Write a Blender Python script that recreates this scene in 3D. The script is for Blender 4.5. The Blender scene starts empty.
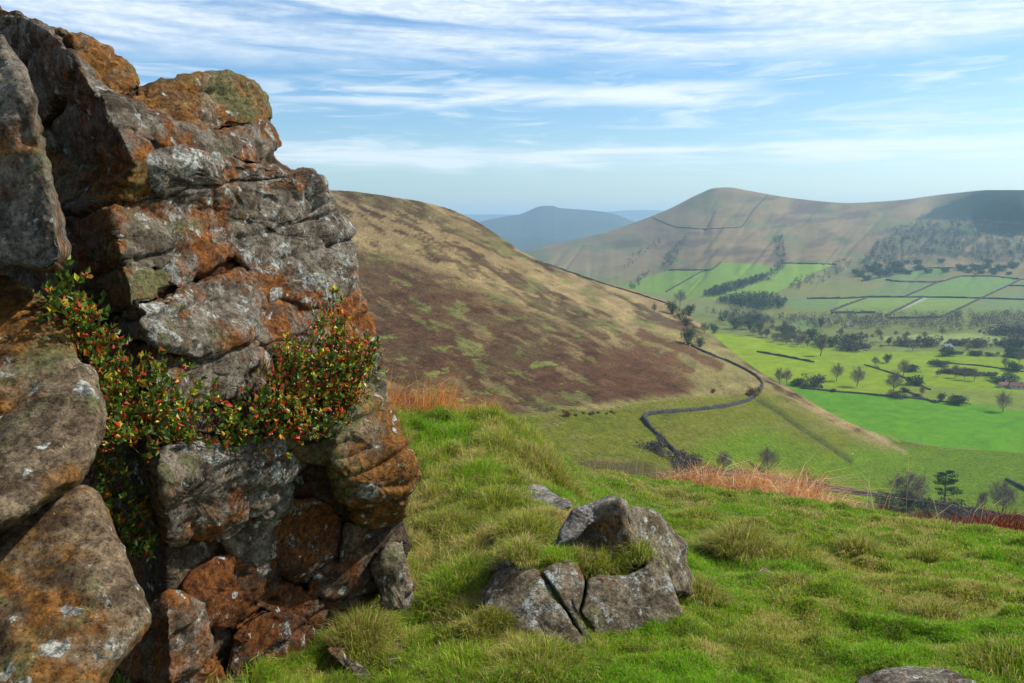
import bpy, math, random
import numpy as np
from mathutils import Vector
from mathutils.bvhtree import BVHTree

# ------------------------------------------------------------------ camera, sky, sun, exposure
S = bpy.context.scene
F = 28.0 / 36.0 * 1024.0
PITCH = math.radians(8.33)
EYE = np.array([0.0, 0.0, 1.7])
cam = bpy.data.cameras.new('camera'); camo = bpy.data.objects.new('camera', cam)
S.collection.objects.link(camo); S.camera = camo
camo.location = EYE; camo.rotation_euler = (math.pi / 2 - PITCH, 0, 0)
cam.lens = 28; cam.sensor_width = 36; cam.clip_start = 0.05; cam.clip_end = 80000

SUN_AZ = math.radians(78); SUN_EL = math.radians(45)
world = bpy.data.worlds.new('World'); S.world = world; world.use_nodes = True
def build_world():
    nt = world.node_tree; N = nt.nodes; L = nt.links; N.clear()
    out = N.new('ShaderNodeOutputWorld')
    sky = N.new('ShaderNodeTexSky'); sky.sky_type = 'NISHITA'; sky.sun_disc = False
    sky.sun_elevation = SUN_EL; sky.sun_rotation = SUN_AZ
    sky.altitude = 350; sky.air_density = 1.0; sky.dust_density = 1.3; sky.ozone_density = 1.8
    bg = N.new('ShaderNodeBackground'); bg.inputs[1].default_value = 0.125
    hs = N.new('ShaderNodeHueSaturation'); hs.inputs['Saturation'].default_value = 1.4
    L.new(sky.outputs[0], hs.inputs['Color']); L.new(hs.outputs[0], bg.inputs[0])
    cl = N.new('ShaderNodeBackground'); cl.inputs[0].default_value = (0.90, 0.95, 1.0, 1); cl.inputs[1].default_value = 0.92
    tc = N.new('ShaderNodeTexCoord'); sp = N.new('ShaderNodeSeparateXYZ'); L.new(tc.outputs['Generated'], sp.inputs[0])
    def M(op, a, b=None, c=None):
        m = N.new('ShaderNodeMath'); m.operation = op
        for i, v in enumerate((a, b, c)):
            if v is None: continue
            if isinstance(v, (int, float)): m.inputs[i].default_value = v
            else: L.new(v, m.inputs[i])
        return m.outputs[0]
    az = M('ARCTAN2', sp.outputs[0], sp.outputs[1]); el = M('ARCSINE', sp.outputs[2])
    def noise(sx, sy, off, detail, dist, rough=0.6, skew=0.0):
        cb = N.new('ShaderNodeCombineXYZ')
        L.new(M('MULTIPLY', az, sx), cb.inputs[0])
        e2 = M('ADD', el, M('MULTIPLY', az, skew))
        L.new(M('MULTIPLY', e2, sy), cb.inputs[1]); cb.inputs[2].default_value = off
        n = N.new('ShaderNodeTexNoise'); n.inputs['Scale'].default_value = 1; n.inputs['Detail'].default_value = detail
        n.inputs['Roughness'].default_value = rough; n.inputs['Distortion'].default_value = dist
        L.new(cb.outputs[0], n.inputs['Vector']); return n.outputs[0]
    def band(lo0, lo1, hi0, hi1, x=None):      # smooth window
        x = x or el
        a = N.new('ShaderNodeMapRange'); a.interpolation_type = 'SMOOTHSTEP'
        a.inputs[1].default_value = lo0; a.inputs[2].default_value = lo1; L.new(x, a.inputs[0])
        b = N.new('ShaderNodeMapRange'); b.interpolation_type = 'SMOOTHSTEP'
        b.inputs[1].default_value = hi0; b.inputs[2].default_value = hi1; b.inputs[3].default_value = 1; b.inputs[4].default_value = 0
        L.new(x, b.inputs[0])
        return M('MULTIPLY', a.outputs[0], b.outputs[0])
    def thr(x, a, b):
        m = N.new('ShaderNodeMapRange'); m.interpolation_type = 'SMOOTHSTEP'
        m.inputs[1].default_value = a; m.inputs[2].default_value = b; L.new(x, m.inputs[0]); return m.outputs[0]
    el_w = M('ADD', el, M('MULTIPLY', M('SUBTRACT', noise(5, 20, 3.3, 3, 0.4), 0.5), 0.035))
    hi = band(0.168, 0.205, 0.6, 1.0, el_w)
    c1 = M('MULTIPLY', thr(noise(3.6, 40, 0.7, 8, 0.45, 0.56, 0.04), 0.26, 0.62), hi)
    c1 = M('MULTIPLY', c1, M('ADD', M('MULTIPLY', thr(noise(40, 170, 5, 4, 0.5, 0.6), 0.3, 0.7), 0.3), 0.7))
    s1 = M('MULTIPLY', band(0.132, 0.150, 0.158, 0.172, el_w), band(-0.38, -0.2, 0.22, 0.36, az))
    c2 = M('MULTIPLY', s1, thr(noise(6, 60, 9.7, 8, 0.6, 0.6), 0.30, 0.60))
    s2 = band(0.064, 0.078, 0.086, 0.098, el_w)
    c3 = M('MULTIPLY', M('MULTIPLY', s2, thr(noise(5, 70, 2.2, 8, 0.6), 0.28, 0.58)), 0.9)
    c4 = M('MULTIPLY', M('MULTIPLY', thr(noise(7, 60, 14.2, 8, 0.8), 0.47, 0.70), band(0.05, 0.08, 0.18, 0.22)), 0.6)
    tot = M('MAXIMUM', M('MAXIMUM', c1, c2), M('MAXIMUM', c3, c4))
    tot = M('MULTIPLY', tot, 0.86)
    mx = N.new('ShaderNodeMixShader'); L.new(tot, mx.inputs[0]); L.new(bg.outputs[0], mx.inputs[1]); L.new(cl.outputs[0], mx.inputs[2])
    L.new(mx.outputs[0], out.inputs[0])
build_world()
sl = bpy.data.lights.new('sun', 'SUN'); sl.energy = 4.4; sl.angle = math.radians(0.53); sl.color = (1.0, 0.95, 0.86)
so = bpy.data.objects.new('sun', sl); S.collection.objects.link(so)
sd = Vector((math.sin(SUN_AZ) * math.cos(SUN_EL), math.cos(SUN_AZ) * math.cos(SUN_EL), math.sin(SUN_EL)))
so.rotation_euler = (-sd).to_track_quat('-Z', 'Y').to_euler(); so.location = (30, 10, 40)
S.view_settings.view_transform = 'Standard'; S.view_settings.look = 'None'
S.view_settings.exposure = 0.38; S.view_settings.gamma = 1.0; S.view_settings.use_curve_mapping = False
S.cycles.volume_bounces = 1; S.cycles.max_bounces = 6; S.cycles.diffuse_bounces = 3

rng = np.random.default_rng(7); random.seed(7)
C = S.collection

# ------------------------------------------------------------------ helpers
cT, sT = math.cos(PITCH), math.sin(PITCH)
def P(px, v, Y):
    """World point seen at pixel (px, v) at forward distance Y."""
    px = np.asarray(px, float); v = np.asarray(v, float); Y = np.asarray(Y, float)
    a = (px - 512) / F; b = (341.5 - v) / F
    ry = cT + b * sT; rz = -sT + b * cT
    k = Y / ry
    return np.stack(np.broadcast_arrays(a * k, Y + 0 * k, EYE[2] + rz * k), -1)
def v_of(Y, z):
    dz = z - EYE[2]
    return 341.5 - F * (Y * sT + dz * cT) / (Y * cT - dz * sT)
def proj(p):
    d = np.asarray(p) - EYE
    dep = d[..., 1] * cT - d[..., 2] * sT
    return 512 + F * d[..., 0] / dep, 341.5 - F * (d[..., 1] * sT + d[..., 2] * cT) / dep

def _hash(ix, iy, iz, seed):
    h = (ix.astype(np.int64) * 374761393 + iy.astype(np.int64) * 668265263 + iz.astype(np.int64) * 2147483647 + seed * 974634777) & 0xFFFFFFFF
    h = ((h ^ (h >> 13)) * 1274126177) & 0xFFFFFFFF
    h = ((h ^ (h >> 16)) * 2246822519) & 0xFFFFFFFF
    return ((h ^ (h >> 15)) & 0xFFFFFF) / float(0xFFFFFF)
def vnoise(p, seed=0):
    p = np.asarray(p, float)
    i = np.floor(p); f = p - i; f = f * f * f * (f * (f * 6 - 15) + 10); i = i.astype(np.int64)
    r = 0
    for dx in (0, 1):
        wx = f[..., 0] if dx else 1 - f[..., 0]
        for dy in (0, 1):
            wy = f[..., 1] if dy else 1 - f[..., 1]
            for dz in (0, 1):
                wz = f[..., 2] if dz else 1 - f[..., 2]
                r = r + wx * wy * wz * _hash(i[..., 0] + dx, i[..., 1] + dy, i[..., 2] + dz, seed)
    return r * 2 - 1
def fbm(p, oct=4, seed=0, gain=0.5, lac=2.03):
    p = np.asarray(p, float); a = 1.0; s = 0; t = 0
    for o in range(oct):
        s = s + a * vnoise(p, seed + o * 17); t += a; a *= gain; p = p * lac + 11.3
    return s / t
def n2(x, y, oct=4, seed=0, gain=0.5):
    x, y = np.broadcast_arrays(x, y)
    return fbm(np.stack([x, y, np.zeros_like(x) + 0.37], -1), oct, seed, gain)
def sstep(a, b, x):
    t = np.clip((x - a) / (b - a + 1e-12), 0, 1); return t * t * (3 - 2 * t)

def pchip(xs, ys, x):
    xs = np.asarray(xs, float); ys = np.asarray(ys, float); x = np.asarray(x, float)
    h = np.diff(xs); d = np.diff(ys) / h; m = np.zeros_like(ys)
    m[0], m[-1] = d[0], d[-1]
    for i in range(1, len(xs) - 1):
        if d[i - 1] * d[i] > 0:
            w1 = 2 * h[i] + h[i - 1]; w2 = h[i] + 2 * h[i - 1]
            m[i] = (w1 + w2) / (w1 / d[i - 1] + w2 / d[i])
    j = np.clip(np.searchsorted(xs, x) - 1, 0, len(xs) - 2)
    t = (x - xs[j]) / h[j]; t = np.clip(t, 0, 1)
    return ((2*t**3 - 3*t**2 + 1) * ys[j] + (t**3 - 2*t**2 + t) * h[j] * m[j] + (-2*t**3 + 3*t**2) * ys[j+1] + (t**3 - t**2) * h[j] * m[j+1])

def mesh_np(name, V, faces, mat=None, smooth=True, cols=None, parent=None, origin=None, mats=None, fmat=None):
    """faces: int array (n,k) or list of such arrays"""
    V = np.asarray(V, np.float64).reshape(-1, 3)
    if origin is not None: V = V - np.asarray(origin)
    fl = faces if isinstance(faces, list) else [faces]
    fl = [np.asarray(f, np.int32) for f in fl if len(f)]
    me = bpy.data.meshes.new(name)
    nl = sum(f.size for f in fl); nf = sum(len(f) for f in fl)
    me.vertices.add(len(V)); me.vertices.foreach_set('co', V.astype(np.float32).ravel())
    me.loops.add(nl); me.polygons.add(nf)
    me.loops.foreach_set('vertex_index', np.concatenate([f.ravel() for f in fl]))
    tot = np.concatenate([np.full(len(f), f.shape[1], np.int32) for f in fl])
    st = np.concatenate([[0], np.cumsum(tot)[:-1]]).astype(np.int32)
    me.polygons.foreach_set('loop_start', st); me.polygons.foreach_set('loop_total', tot)
    me.update(calc_edges=True)
    me.polygons.foreach_set('use_smooth', np.full(nf, bool(smooth)))
    if cols is not None:
        ca = me.color_attributes.new('albedo', 'FLOAT_COLOR', 'POINT')
        c4 = np.ones((len(V), 4), np.float32); c4[:, :3] = cols
        ca.data.foreach_set('color', c4.ravel())
    for m in (mats or ([mat] if mat else [])): me.materials.append(m)
    if fmat is not None: me.polygons.foreach_set('material_index', np.asarray(fmat, np.int32))
    o = bpy.data.objects.new(name, me); C.objects.link(o)
    if origin is not None and parent is None: o.location = origin
    if parent is not None: o.parent = parent
    return o
def grid_faces(nr, nc, wrap=False):
    r = np.arange(nr - 1)[:, None]; c = np.arange(nc if wrap else nc - 1)[None, :]
    a = r * nc + c; b = r * nc + (c + 1) % nc; d = a + nc; e = b + nc
    return np.stack(np.broadcast_arrays(a, b, e, d), -1).reshape(-1, 4)
def tag(o, label=None, cat=None, group=None, kind=None):
    if label: o['label'] = label
    if cat: o['category'] = cat
    if group: o['group'] = group
    if kind: o['kind'] = kind
    return o
def empty(name, loc, label=None, cat=None, group=None):
    o = bpy.data.objects.new(name, None); C.objects.link(o); o.location = loc; o.empty_display_size = 0.2
    return tag(o, label, cat, group)
def copy_tree(o, parent=None):
    c = o.copy(); C.objects.link(c); c.parent = parent
    for ch in [x for x in kids.get(o.name, [])]: copy_tree(ch, c)
    return c
kids = {}

def sheet(cols, px0, px1, step, sub):
    """cols: list of (px, [(v,Y),...]); returns grids PXg, Vg, Yg (rows, cols)"""
    K = len(cols[0][1]); cx = [c[0] for c in cols]
    pxs = np.arange(px0, px1 + step, step)
    cv = np.array([[q[0] for q in c[1]] for c in cols], float); cy = np.log(np.array([[q[1] for q in c[1]] for c in cols], float))
    kv = np.stack([pchip(cx, cv[:, k], pxs) for k in range(K)]); ky = np.stack([pchip(cx, cy[:, k], pxs) for k in range(K)])
    t = np.concatenate([np.arange(sub[k]) / sub[k] + k for k in range(K - 1)] + [[K - 1]])
    Vg = np.stack([pchip(range(K), kv[:, j], t) for j in range(len(pxs))], 1)
    Yg = np.exp(np.stack([pchip(range(K), ky[:, j], t) for j in range(len(pxs))], 1))
    return np.broadcast_to(pxs[None, :], Vg.shape).copy(), Vg, Yg
def bvh_of(V, Fc): return BVHTree.FromPolygons([tuple(v) for v in V.reshape(-1, 3)], [tuple(f) for f in Fc.tolist()])
EV = Vector(EYE)
def ray(bv, px, v):
    p = P(px, v, 1.0); d = Vector(p) - EV
    h = bv.ray_cast(EV, d.normalized(), 1e6)
    return np.array(h[0]) if h[0] is not None else None
def drop(bv, x, y):
    h = bv.ray_cast(Vector((x, y, 5000)), Vector((0, 0, -1)), 1e5)
    return np.array(h[0]) if h[0] is not None else None

def in_poly(px, v, poly):
    """signed distance (positive inside) in pixels of the survey plan"""
    poly = np.asarray(poly, float); shp = np.shape(px); x = np.ravel(px); y = np.ravel(v)
    ins = np.zeros(x.shape, bool); dm = np.full(x.shape, 1e9)
    for i in range(len(poly)):
        x1, y1 = poly[i]; x2, y2 = poly[(i + 1) % len(poly)]
        c = ((y1 > y) != (y2 > y)) & (x < (x2 - x1) * (y - y1) / ((y2 - y1) if y2 != y1 else 1e-9) + x1)
        ins ^= c
        L2 = (x2-x1)**2 + (y2-y1)**2 + 1e-9; t = np.clip(((x-x1)*(x2-x1) + (y-y1)*(y2-y1)) / L2, 0, 1)
        dm = np.minimum(dm, np.hypot(x - x1 - t*(x2-x1), y - y1 - t*(y2-y1)))
    return np.where(ins, dm, -dm).reshape(shp)
def d_line(px, v, pts):
    pts = np.asarray(pts, float); dm = np.full(np.shape(px), 1e9)
    for i in range(len(pts) - 1):
        x1, y1 = pts[i]; x2, y2 = pts[i+1]
        L2 = (x2-x1)**2 + (y2-y1)**2 + 1e-9; t = np.clip(((px-x1)*(x2-x1) + (v-y1)*(y2-y1)) / L2, 0, 1)
        dm = np.minimum(dm, np.hypot(px - x1 - t*(x2-x1), v - y1 - t*(y2-y1)))
    return dm
def paint(col, mask, c):
    return col * (1 - mask[..., None]) + np.asarray(c) * mask[..., None]

# ------------------------------------------------------------------ materials
def newmat(name):
    m = bpy.data.materials.new(name); m.use_nodes = True; nt = m.node_tree
    b = nt.nodes['Principled BSDF']; b.inputs['Roughness'].default_value = 0.9
    b.inputs['Specular IOR Level'].default_value = 0.2
    return m, nt, b
def node(nt, t, **kw):
    n = nt.nodes.new(t)
    for k, v in kw.items(): setattr(n, k, v)
    return n
def tex_noise(nt, vec, scale, detail=6, rough=0.6, dist=0.0):
    n = node(nt, 'ShaderNodeTexNoise'); n.inputs['Scale'].default_value = scale; n.inputs['Detail'].default_value = detail
    n.inputs['Roughness'].default_value = rough; n.inputs['Distortion'].default_value = dist
    if vec is not None: nt.links.new(vec, n.inputs['Vector'])
    return n.outputs[0]
def maprange(nt, x, a, b, c=0.0, d=1.0, smooth=True):
    m = node(nt, 'ShaderNodeMapRange'); m.interpolation_type = 'SMOOTHSTEP' if smooth else 'LINEAR'
    nt.links.new(x, m.inputs[0])
    for i, v in enumerate((a, b, c, d)): m.inputs[i + 1].default_value = v
    return m.outputs[0]
def mixc(nt, f, a, b, mode='MIX'):
    m = node(nt, 'ShaderNodeMix', data_type='RGBA', blend_type=mode)
    if isinstance(f, (int, float)): m.inputs[0].default_value = f
    else: nt.links.new(f, m.inputs[0])
    for i, v in ((6, a), (7, b)):
        if isinstance(v, tuple): m.inputs[i].default_value = (*v, 1) if len(v) == 3 else v
        else: nt.links.new(v, m.inputs[i])
    return m.outputs[2]
def math_(nt, op, a, b=0.5):
    m = node(nt, 'ShaderNodeMath', operation=op)
    for i, v in enumerate((a, b)):
        if isinstance(v, (int, float)): m.inputs[i].default_value = v
        else: nt.links.new(v, m.inputs[i])
    return m.outputs[0]
def bump(nt, b, h, strength, dist, prev=None):
    m = node(nt, 'ShaderNodeBump'); m.inputs['Strength'].default_value = strength; m.inputs['Distance'].default_value = dist
    nt.links.new(h, m.inputs['Height'])
    if prev is not None: nt.links.new(prev, m.inputs['Normal'])
    nt.links.new(m.outputs[0], b.inputs['Normal']); return m.outputs[0]
def worldpos(nt): return node(nt, 'ShaderNodeNewGeometry').outputs['Position']

def terrain_mat(name, s1, s2, lo=0.7, hi=1.35, bstr=0.5, bdist=1.0):
    m, nt, b = newmat(name)
    at = node(nt, 'ShaderNodeAttribute', attribute_name='albedo')
    pos = worldpos(nt)
    a = tex_noise(nt, pos, s1, 8, 0.7); c = tex_noise(nt, pos, s2, 6, 0.7)
    f = maprange(nt, math_(nt, 'MULTIPLY', math_(nt, 'ADD', a, c), 0.5), 0.36, 0.64, lo, hi, False)
    col = mixc(nt, 1.0, at.outputs['Color'], f, 'MULTIPLY')
    nt.links.new(col, b.inputs['Base Color'])
    bump(nt, b, a, bstr, bdist)
    b.inputs['Roughness'].default_value = 1.0; b.inputs['Specular IOR Level'].default_value = 0.05
    return m
M_hill = terrain_mat('moor_grass', 0.45, 1.8, 0.35, 1.7, 1.0, 2.0)
M_valley = terrain_mat('valley_pasture', 0.06, 0.5, 0.75, 1.28, 0.3, 2.0)
M_far = terrain_mat('far_moor', 0.006, 0.03, 0.7, 1.3, 0.4, 10.0)
M_turf = terrain_mat('turf_soil', 6.0, 40.0, 0.6, 1.4, 0.8, 0.02)

def attr_mat(name, rough=0.7, trans=0.0, spec=0.2):
    m, nt, b = newmat(name)
    at = node(nt, 'ShaderNodeAttribute', attribute_name='albedo')
    nt.links.new(at.outputs['Color'], b.inputs['Base Color']); b.inputs['Roughness'].default_value = rough
    b.inputs['Specular IOR Level'].default_value = spec
    if trans:
        tr = node(nt, 'ShaderNodeBsdfTranslucent'); nt.links.new(at.outputs['Color'], tr.inputs['Color'])
        mx = node(nt, 'ShaderNodeMixShader'); mx.inputs[0].default_value = trans
        nt.links.new(b.outputs[0], mx.inputs[1]); nt.links.new(tr.outputs[0], mx.inputs[2])
        nt.links.new(mx.outputs[0], nt.nodes['Material Output'].inputs['Surface'])
    return m
M_blade = attr_mat('grass_blade', 0.6, 0.4, 0.2)
M_leaf = attr_mat('leaf', 0.45, 0.35, 0.4)
def plain(name, c, rough=0.9, var=0.3, scale=3.0):
    m, nt, b = newmat(name)
    n = tex_noise(nt, worldpos(nt), scale, 5, 0.6)
    f = maprange(nt, n, 0.3, 0.7, 1 - var, 1 + var, False)
    nt.links.new(mixc(nt, 1.0, c, f, 'MULTIPLY'), b.inputs['Base Color']); b.inputs['Roughness'].default_value = rough
    return m
M_bark = plain('bark', (0.075, 0.06, 0.045))
M_twig = plain('twig', (0.19, 0.145, 0.115), 1.0)
M_needle = plain('pine_needles', (0.022, 0.05, 0.018), 0.9)
M_bushleaf = plain('bush_leaves', (0.07, 0.10, 0.04), 0.9)
M_budleaf = plain('spring_leaves', (0.09, 0.14, 0.03), 0.9)
M_russet = plain('russet_leaves', (0.17, 0.07, 0.025), 0.9)
M_brush = plain('brush_twigs', (0.095, 0.08, 0.06), 0.9)
M_drystone = plain('dry_stone', (0.055, 0.052, 0.047), 0.95, 0.5, 1.2)
M_farwood = plain('far_wood', (0.04, 0.055, 0.04), 0.95, 0.4, 0.02)
M_farbare = plain('far_bare_wood', (0.15, 0.13, 0.105), 0.95, 0.4, 0.02)

def rock_mat(name, base, dark, orange_amt, lichen_amt, green_amt=0.3, oc=(0.36, 0.13, 0.025), seed=0.0, bs=1.0):
    m, nt, b = newmat(name)
    mp = node(nt, 'ShaderNodeMapping'); nt.links.new(worldpos(nt), mp.inputs[0]); mp.inputs['Location'].default_value = (seed, seed * 1.7, seed * 0.6)
    v = mp.outputs[0]
    big = tex_noise(nt, v, 2.2, 5, 0.55, 0.6); mid = tex_noise(nt, v, 9, 8, 0.68, 0.4); fine = tex_noise(nt, v, 48, 8, 0.75)
    col = mixc(nt, maprange(nt, mid, 0.40, 0.60), dark, base)
    om = math_(nt, 'ADD', math_(nt, 'MULTIPLY', big, 0.6), math_(nt, 'MULTIPLY', tex_noise(nt, v, 7, 7, 0.7, 0.8), 0.4))
    t = 0.66 - 0.3 * orange_amt
    ocol = mixc(nt, maprange(nt, tex_noise(nt, v, 22, 6, 0.7), 0.35, 0.65), (oc[0]*0.38, oc[1]*0.36, oc[2]*0.5), oc)
    col = mixc(nt, maprange(nt, om, t, t + 0.1, 0, 0.93), col, ocol)
    # grey crustose lichen in ragged patches broken into grains
    lm = math_(nt, 'ADD', math_(nt, 'MULTIPLY', tex_noise(nt, v, 5.2, 6, 0.65, 1.2), 0.62), math_(nt, 'MULTIPLY', tex_noise(nt, v, 60, 6, 0.8), 0.38))
    t = 0.68 - 0.26 * lichen_amt
    lcol = mixc(nt, maprange(nt, fine, 0.35, 0.65), (0.20, 0.22, 0.20), (0.45, 0.46, 0.41))
    col = mixc(nt, maprange(nt, lm, t, t + 0.05, 0, 0.8), col, lcol)
    wv = node(nt, 'ShaderNodeVectorMath', operation='ADD'); nz = node(nt, 'ShaderNodeTexNoise'); nz.inputs['Scale'].default_value = 14; nz.inputs['Detail'].default_value = 5; nt.links.new(v, nz.inputs['Vector'])
    sc = node(nt, 'ShaderNodeVectorMath', operation='SCALE'); nt.links.new(nz.outputs['Color'], sc.inputs[0]); sc.inputs['Scale'].default_value = 0.10
    nt.links.new(v, wv.inputs[0]); nt.links.new(sc.outputs[0], wv.inputs[1])
    for vs, amt in ((9.0, 0.34), (24.0, 0.30)):
        vc = node(nt, 'ShaderNodeTexVoronoi'); vc.inputs['Scale'].default_value = vs; nt.links.new(wv.outputs[0], vc.inputs['Vector'])
        sx = node(nt, 'ShaderNodeSeparateColor'); nt.links.new(vc.outputs['Color'], sx.inputs[0])
        rad = math_(nt, 'MULTIPLY', maprange(nt, sx.outputs[0], 1.0 - amt * (0.35 + 0.8 * lichen_amt), 1.0, 0.0, 1.0, False), 0.5)
        dm = math_(nt, 'SUBTRACT', rad, vc.outputs['Distance'])
        col = mixc(nt, maprange(nt, dm, 0.0, 0.05, 0, 0.85), col, mixc(nt, maprange(nt, fine, 0.42, 0.58), (0.24, 0.25, 0.21), (0.52, 0.53, 0.47)))
    gm = math_(nt, 'ADD', math_(nt, 'MULTIPLY', tex_noise(nt, v, 3.7, 5, 0.6, 0.5), 0.7), math_(nt, 'MULTIPLY', tex_noise(nt, v, 33, 6, 0.8), 0.3))
    t = 0.66 - 0.26 * green_amt
    col = mixc(nt, maprange(nt, gm, t, t + 0.08, 0, 0.8), col, (0.17, 0.17, 0.07))
    pits = maprange(nt, tex_noise(nt, v, 120, 4, 0.8), 0.36, 0.5, 0.35, 1.0)
    col = mixc(nt, 1.0, col, pits, 'MULTIPLY')
    col = mixc(nt, 1.0, col, maprange(nt, fine, 0.36, 0.64, 0.40, 1.65, False), 'MULTIPLY')
    nt.links.new(col, b.inputs['Base Color'])
    vo = node(nt, 'ShaderNodeTexVoronoi'); vo.inputs['Scale'].default_value = 26; nt.links.new(v, vo.inputs['Vector'])
    p1 = bump(nt, b, mid, 0.8 * bs, 0.05)
    p2 = bump(nt, b, fine, 1.0 * bs, 0.022, p1)
    bump(nt, b, tex_noise(nt, v, 160, 4, 0.8), 0.6 * bs, 0.004, p2)
    b.inputs['Roughness'].default_value = 0.95; b.inputs['Specular IOR Level'].default_value = 0.15
    return m
R_lichen = rock_mat('gritstone_lichen', (0.27, 0.235, 0.18), (0.11, 0.085, 0.06), 0.55, 0.60, 0.42, seed=1)
R_grey = rock_mat('gritstone_grey', (0.26, 0.22, 0.165), (0.095, 0.072, 0.05), 0.62, 0.42, 0.45, seed=5)
R_orange = rock_mat('gritstone_orange', (0.27, 0.20, 0.12), (0.10, 0.065, 0.038), 0.76, 0.40, 0.58, (0.34, 0.15, 0.03), seed=9)
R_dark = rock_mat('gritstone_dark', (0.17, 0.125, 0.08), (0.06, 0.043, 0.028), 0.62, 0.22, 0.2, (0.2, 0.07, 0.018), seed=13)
R_patch = rock_mat('gritstone_white_patches', (0.11, 0.075, 0.048), (0.04, 0.028, 0.02), 0.75, 0.5, 0.15, (0.24, 0.085, 0.02), seed=17)
R_boulder = rock_mat('gritstone_boulder', (0.28, 0.225, 0.15), (0.105, 0.08, 0.05), 0.36, 0.55, 0.5, (0.30, 0.15, 0.05), seed=21)
R_pale = rock_mat('gritstone_pale_top', (0.36, 0.33, 0.29), (0.13, 0.11, 0.09), 0.2, 0.5, 0.1, seed=25)

# ------------------------------------------------------------------ distant hills (structure)
def ridge(name, pts, Y, depth, vbase, col, amp):
    px0, px1 = pts[0][0], pts[-1][0]
    pxs = np.linspace(px0, px1, 300); cr = pchip([p[0] for p in pts], [p[1] for p in pts], pxs)
    rows = []
    for t in np.linspace(0, 1, 26):                       # foot to crest
        v = vbase + (cr - vbase) * t; y = Y - depth * (1 - t) ** 1.2
        p = P(pxs, v, y); p[:, 2] += n2(p[:, 0] / 900, p[:, 1] / 900, 5, 3) * amp * math.sin(t * 3.0) * 1.3
        rows.append(p)
    for t in (0.3, 1.0, 2.0):
        p = P(pxs, cr, Y); p = p.copy(); p[:, 1] += depth * 0.3 * t; p[:, 2] -= depth * 0.04 * t * t + 20 * t
        rows.append(p)
    V = np.stack(rows); c = np.ones(V.shape) * col
    nz = n2(V[..., 0] / 400, V[..., 1] / 700, 5, 9)
    c = c * (1 + 0.35 * nz[..., None])
    o = mesh_np(name, V, grid_faces(V.shape[0], V.shape[1]), M_far, cols=c.reshape(-1, 3)); tag(o, kind='structure'); return o
ridge('horizon_hills', [(380, 216), (430, 214.5), (470, 214.2), (519, 214.5), (560, 215), (604, 211.5), (630, 210.2), (655, 210), (668, 211.5), (700, 214), (760, 219)],
      16500, 3500, 236, (0.05, 0.055, 0.05), 60)
ridge('conical_hill', [(380, 246), (430, 236), (460, 228), (483, 221), (505, 216.5), (519, 214.5), (531, 210), (538, 207), (544, 206), (553, 206), (559, 208), (575, 209.2), (592, 210.5), (612, 213.2), (631, 220), (650, 226), (700, 236)],
      9000, 3600, 262, (0.045, 0.05, 0.038), 55)

# ------------------------------------------------------------------ valley floor and the opposite hills (structure)
def fl(Y, z=-148.3): return (float(v_of(Y, z)), Y)
crest = dict([(300, 290), (440, 272), (500, 258), (545, 246), (580, 238.5), (600, 234), (640, 220.5), (670, 208.5), (700, 193.5), (715, 188), (727, 187.3), (748, 190.5), (770, 194.5), (800, 199), (850, 203), (880, 201.5), (905, 199.5), (930, 196), (960, 192.5), (990, 190), (1024, 190), (1060, 196), (1150, 215), (1250, 230)])
def hillY(px, v):        # distance of the opposite slope: right slopes start nearer than the left hill
    return None
vcols = []
for px, cv in crest.items():
    w = float(sstep(640, 860, px))
    base = [fl(300, -156), fl(430, -151.5), fl(560), fl(720), fl(950), fl(1190)]
    foot = 300 - 3 * (1 - w)
    r = []
    fr = [(0.0, 1420), (0.18, 1720), (0.36, 2060), (0.54, 2420), (0.70, 2780), (0.86, 3150), (1.0, 3520)]
    fr2 = [(0.0, 1560), (0.18, 1900), (0.36, 2260), (0.54, 2600), (0.70, 2930), (0.86, 3260), (1.0, 3600)]
    for (t, y1), (_, y2) in zip(fr, fr2):
        y = y1 * w + y2 * (1 - w); v = foot + 6 + (cv - foot - 6) * t
        if px > 905:
            k = sstep(905, 1040, px) * sstep(0.6, 1.0, t); y -= 820 * k
            y += 330 * sstep(870, 925, px) * (1 - sstep(925, 1000, px)) * sstep(0.75, 1.0, t)
        r.append((v, float(y)))
    cY = r[-1][1]
    base += r + [(cv + 1.5, cY * 1.06), (cv + 14, cY * 1.25)]
    vcols.append((px, base))
sub = [4, 10, 36, 34, 24, 20] + [22] * 6 + [4, 3]
PXv, Vv, Yv = sheet(vcols, 300, 1250, 1.6, sub)
W3 = P(PXv, Vv, Yv)
hillmask = sstep(1500, 2300, Yv) * (1 - sstep(3500, 3900, Yv) * 0.6)
gul = fbm(np.stack([PXv / 34, Vv / 160, 0 * PXv], -1), 4, 31)
gul2 = 1 - np.abs(fbm(np.stack([(PXv + 0.8 * (Vv - 240)) / 26, Vv / 90, 0 * PXv + 5], -1), 3, 33)) * 3
W3[..., 2] += hillmask * (gul * 12 - 7 * np.clip(gul2, 0, 1) ** 3) * np.clip((Vv - np.interp(PXv, list(crest), list(crest.values()))) / 22, 0, 1)
W3[..., 2] += n2(W3[..., 0] / 90, W3[..., 1] / 90, 3, 5) * 1.6 * sstep(560, 700, Yv) * (1 - sstep(1500, 1700, Yv))
PXv2, Vv2 = proj(W3)
col = np.ones(W3.shape) * np.array([0.125, 0.16, 0.035])
nA = n2(PXv2 / 30, Vv2 / 7, 4, 41); nB = n2(PXv2 / 9, Vv2 / 3, 4, 43); nC = n2(PXv2 / 70, Vv2 / 20, 3, 47)
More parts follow.
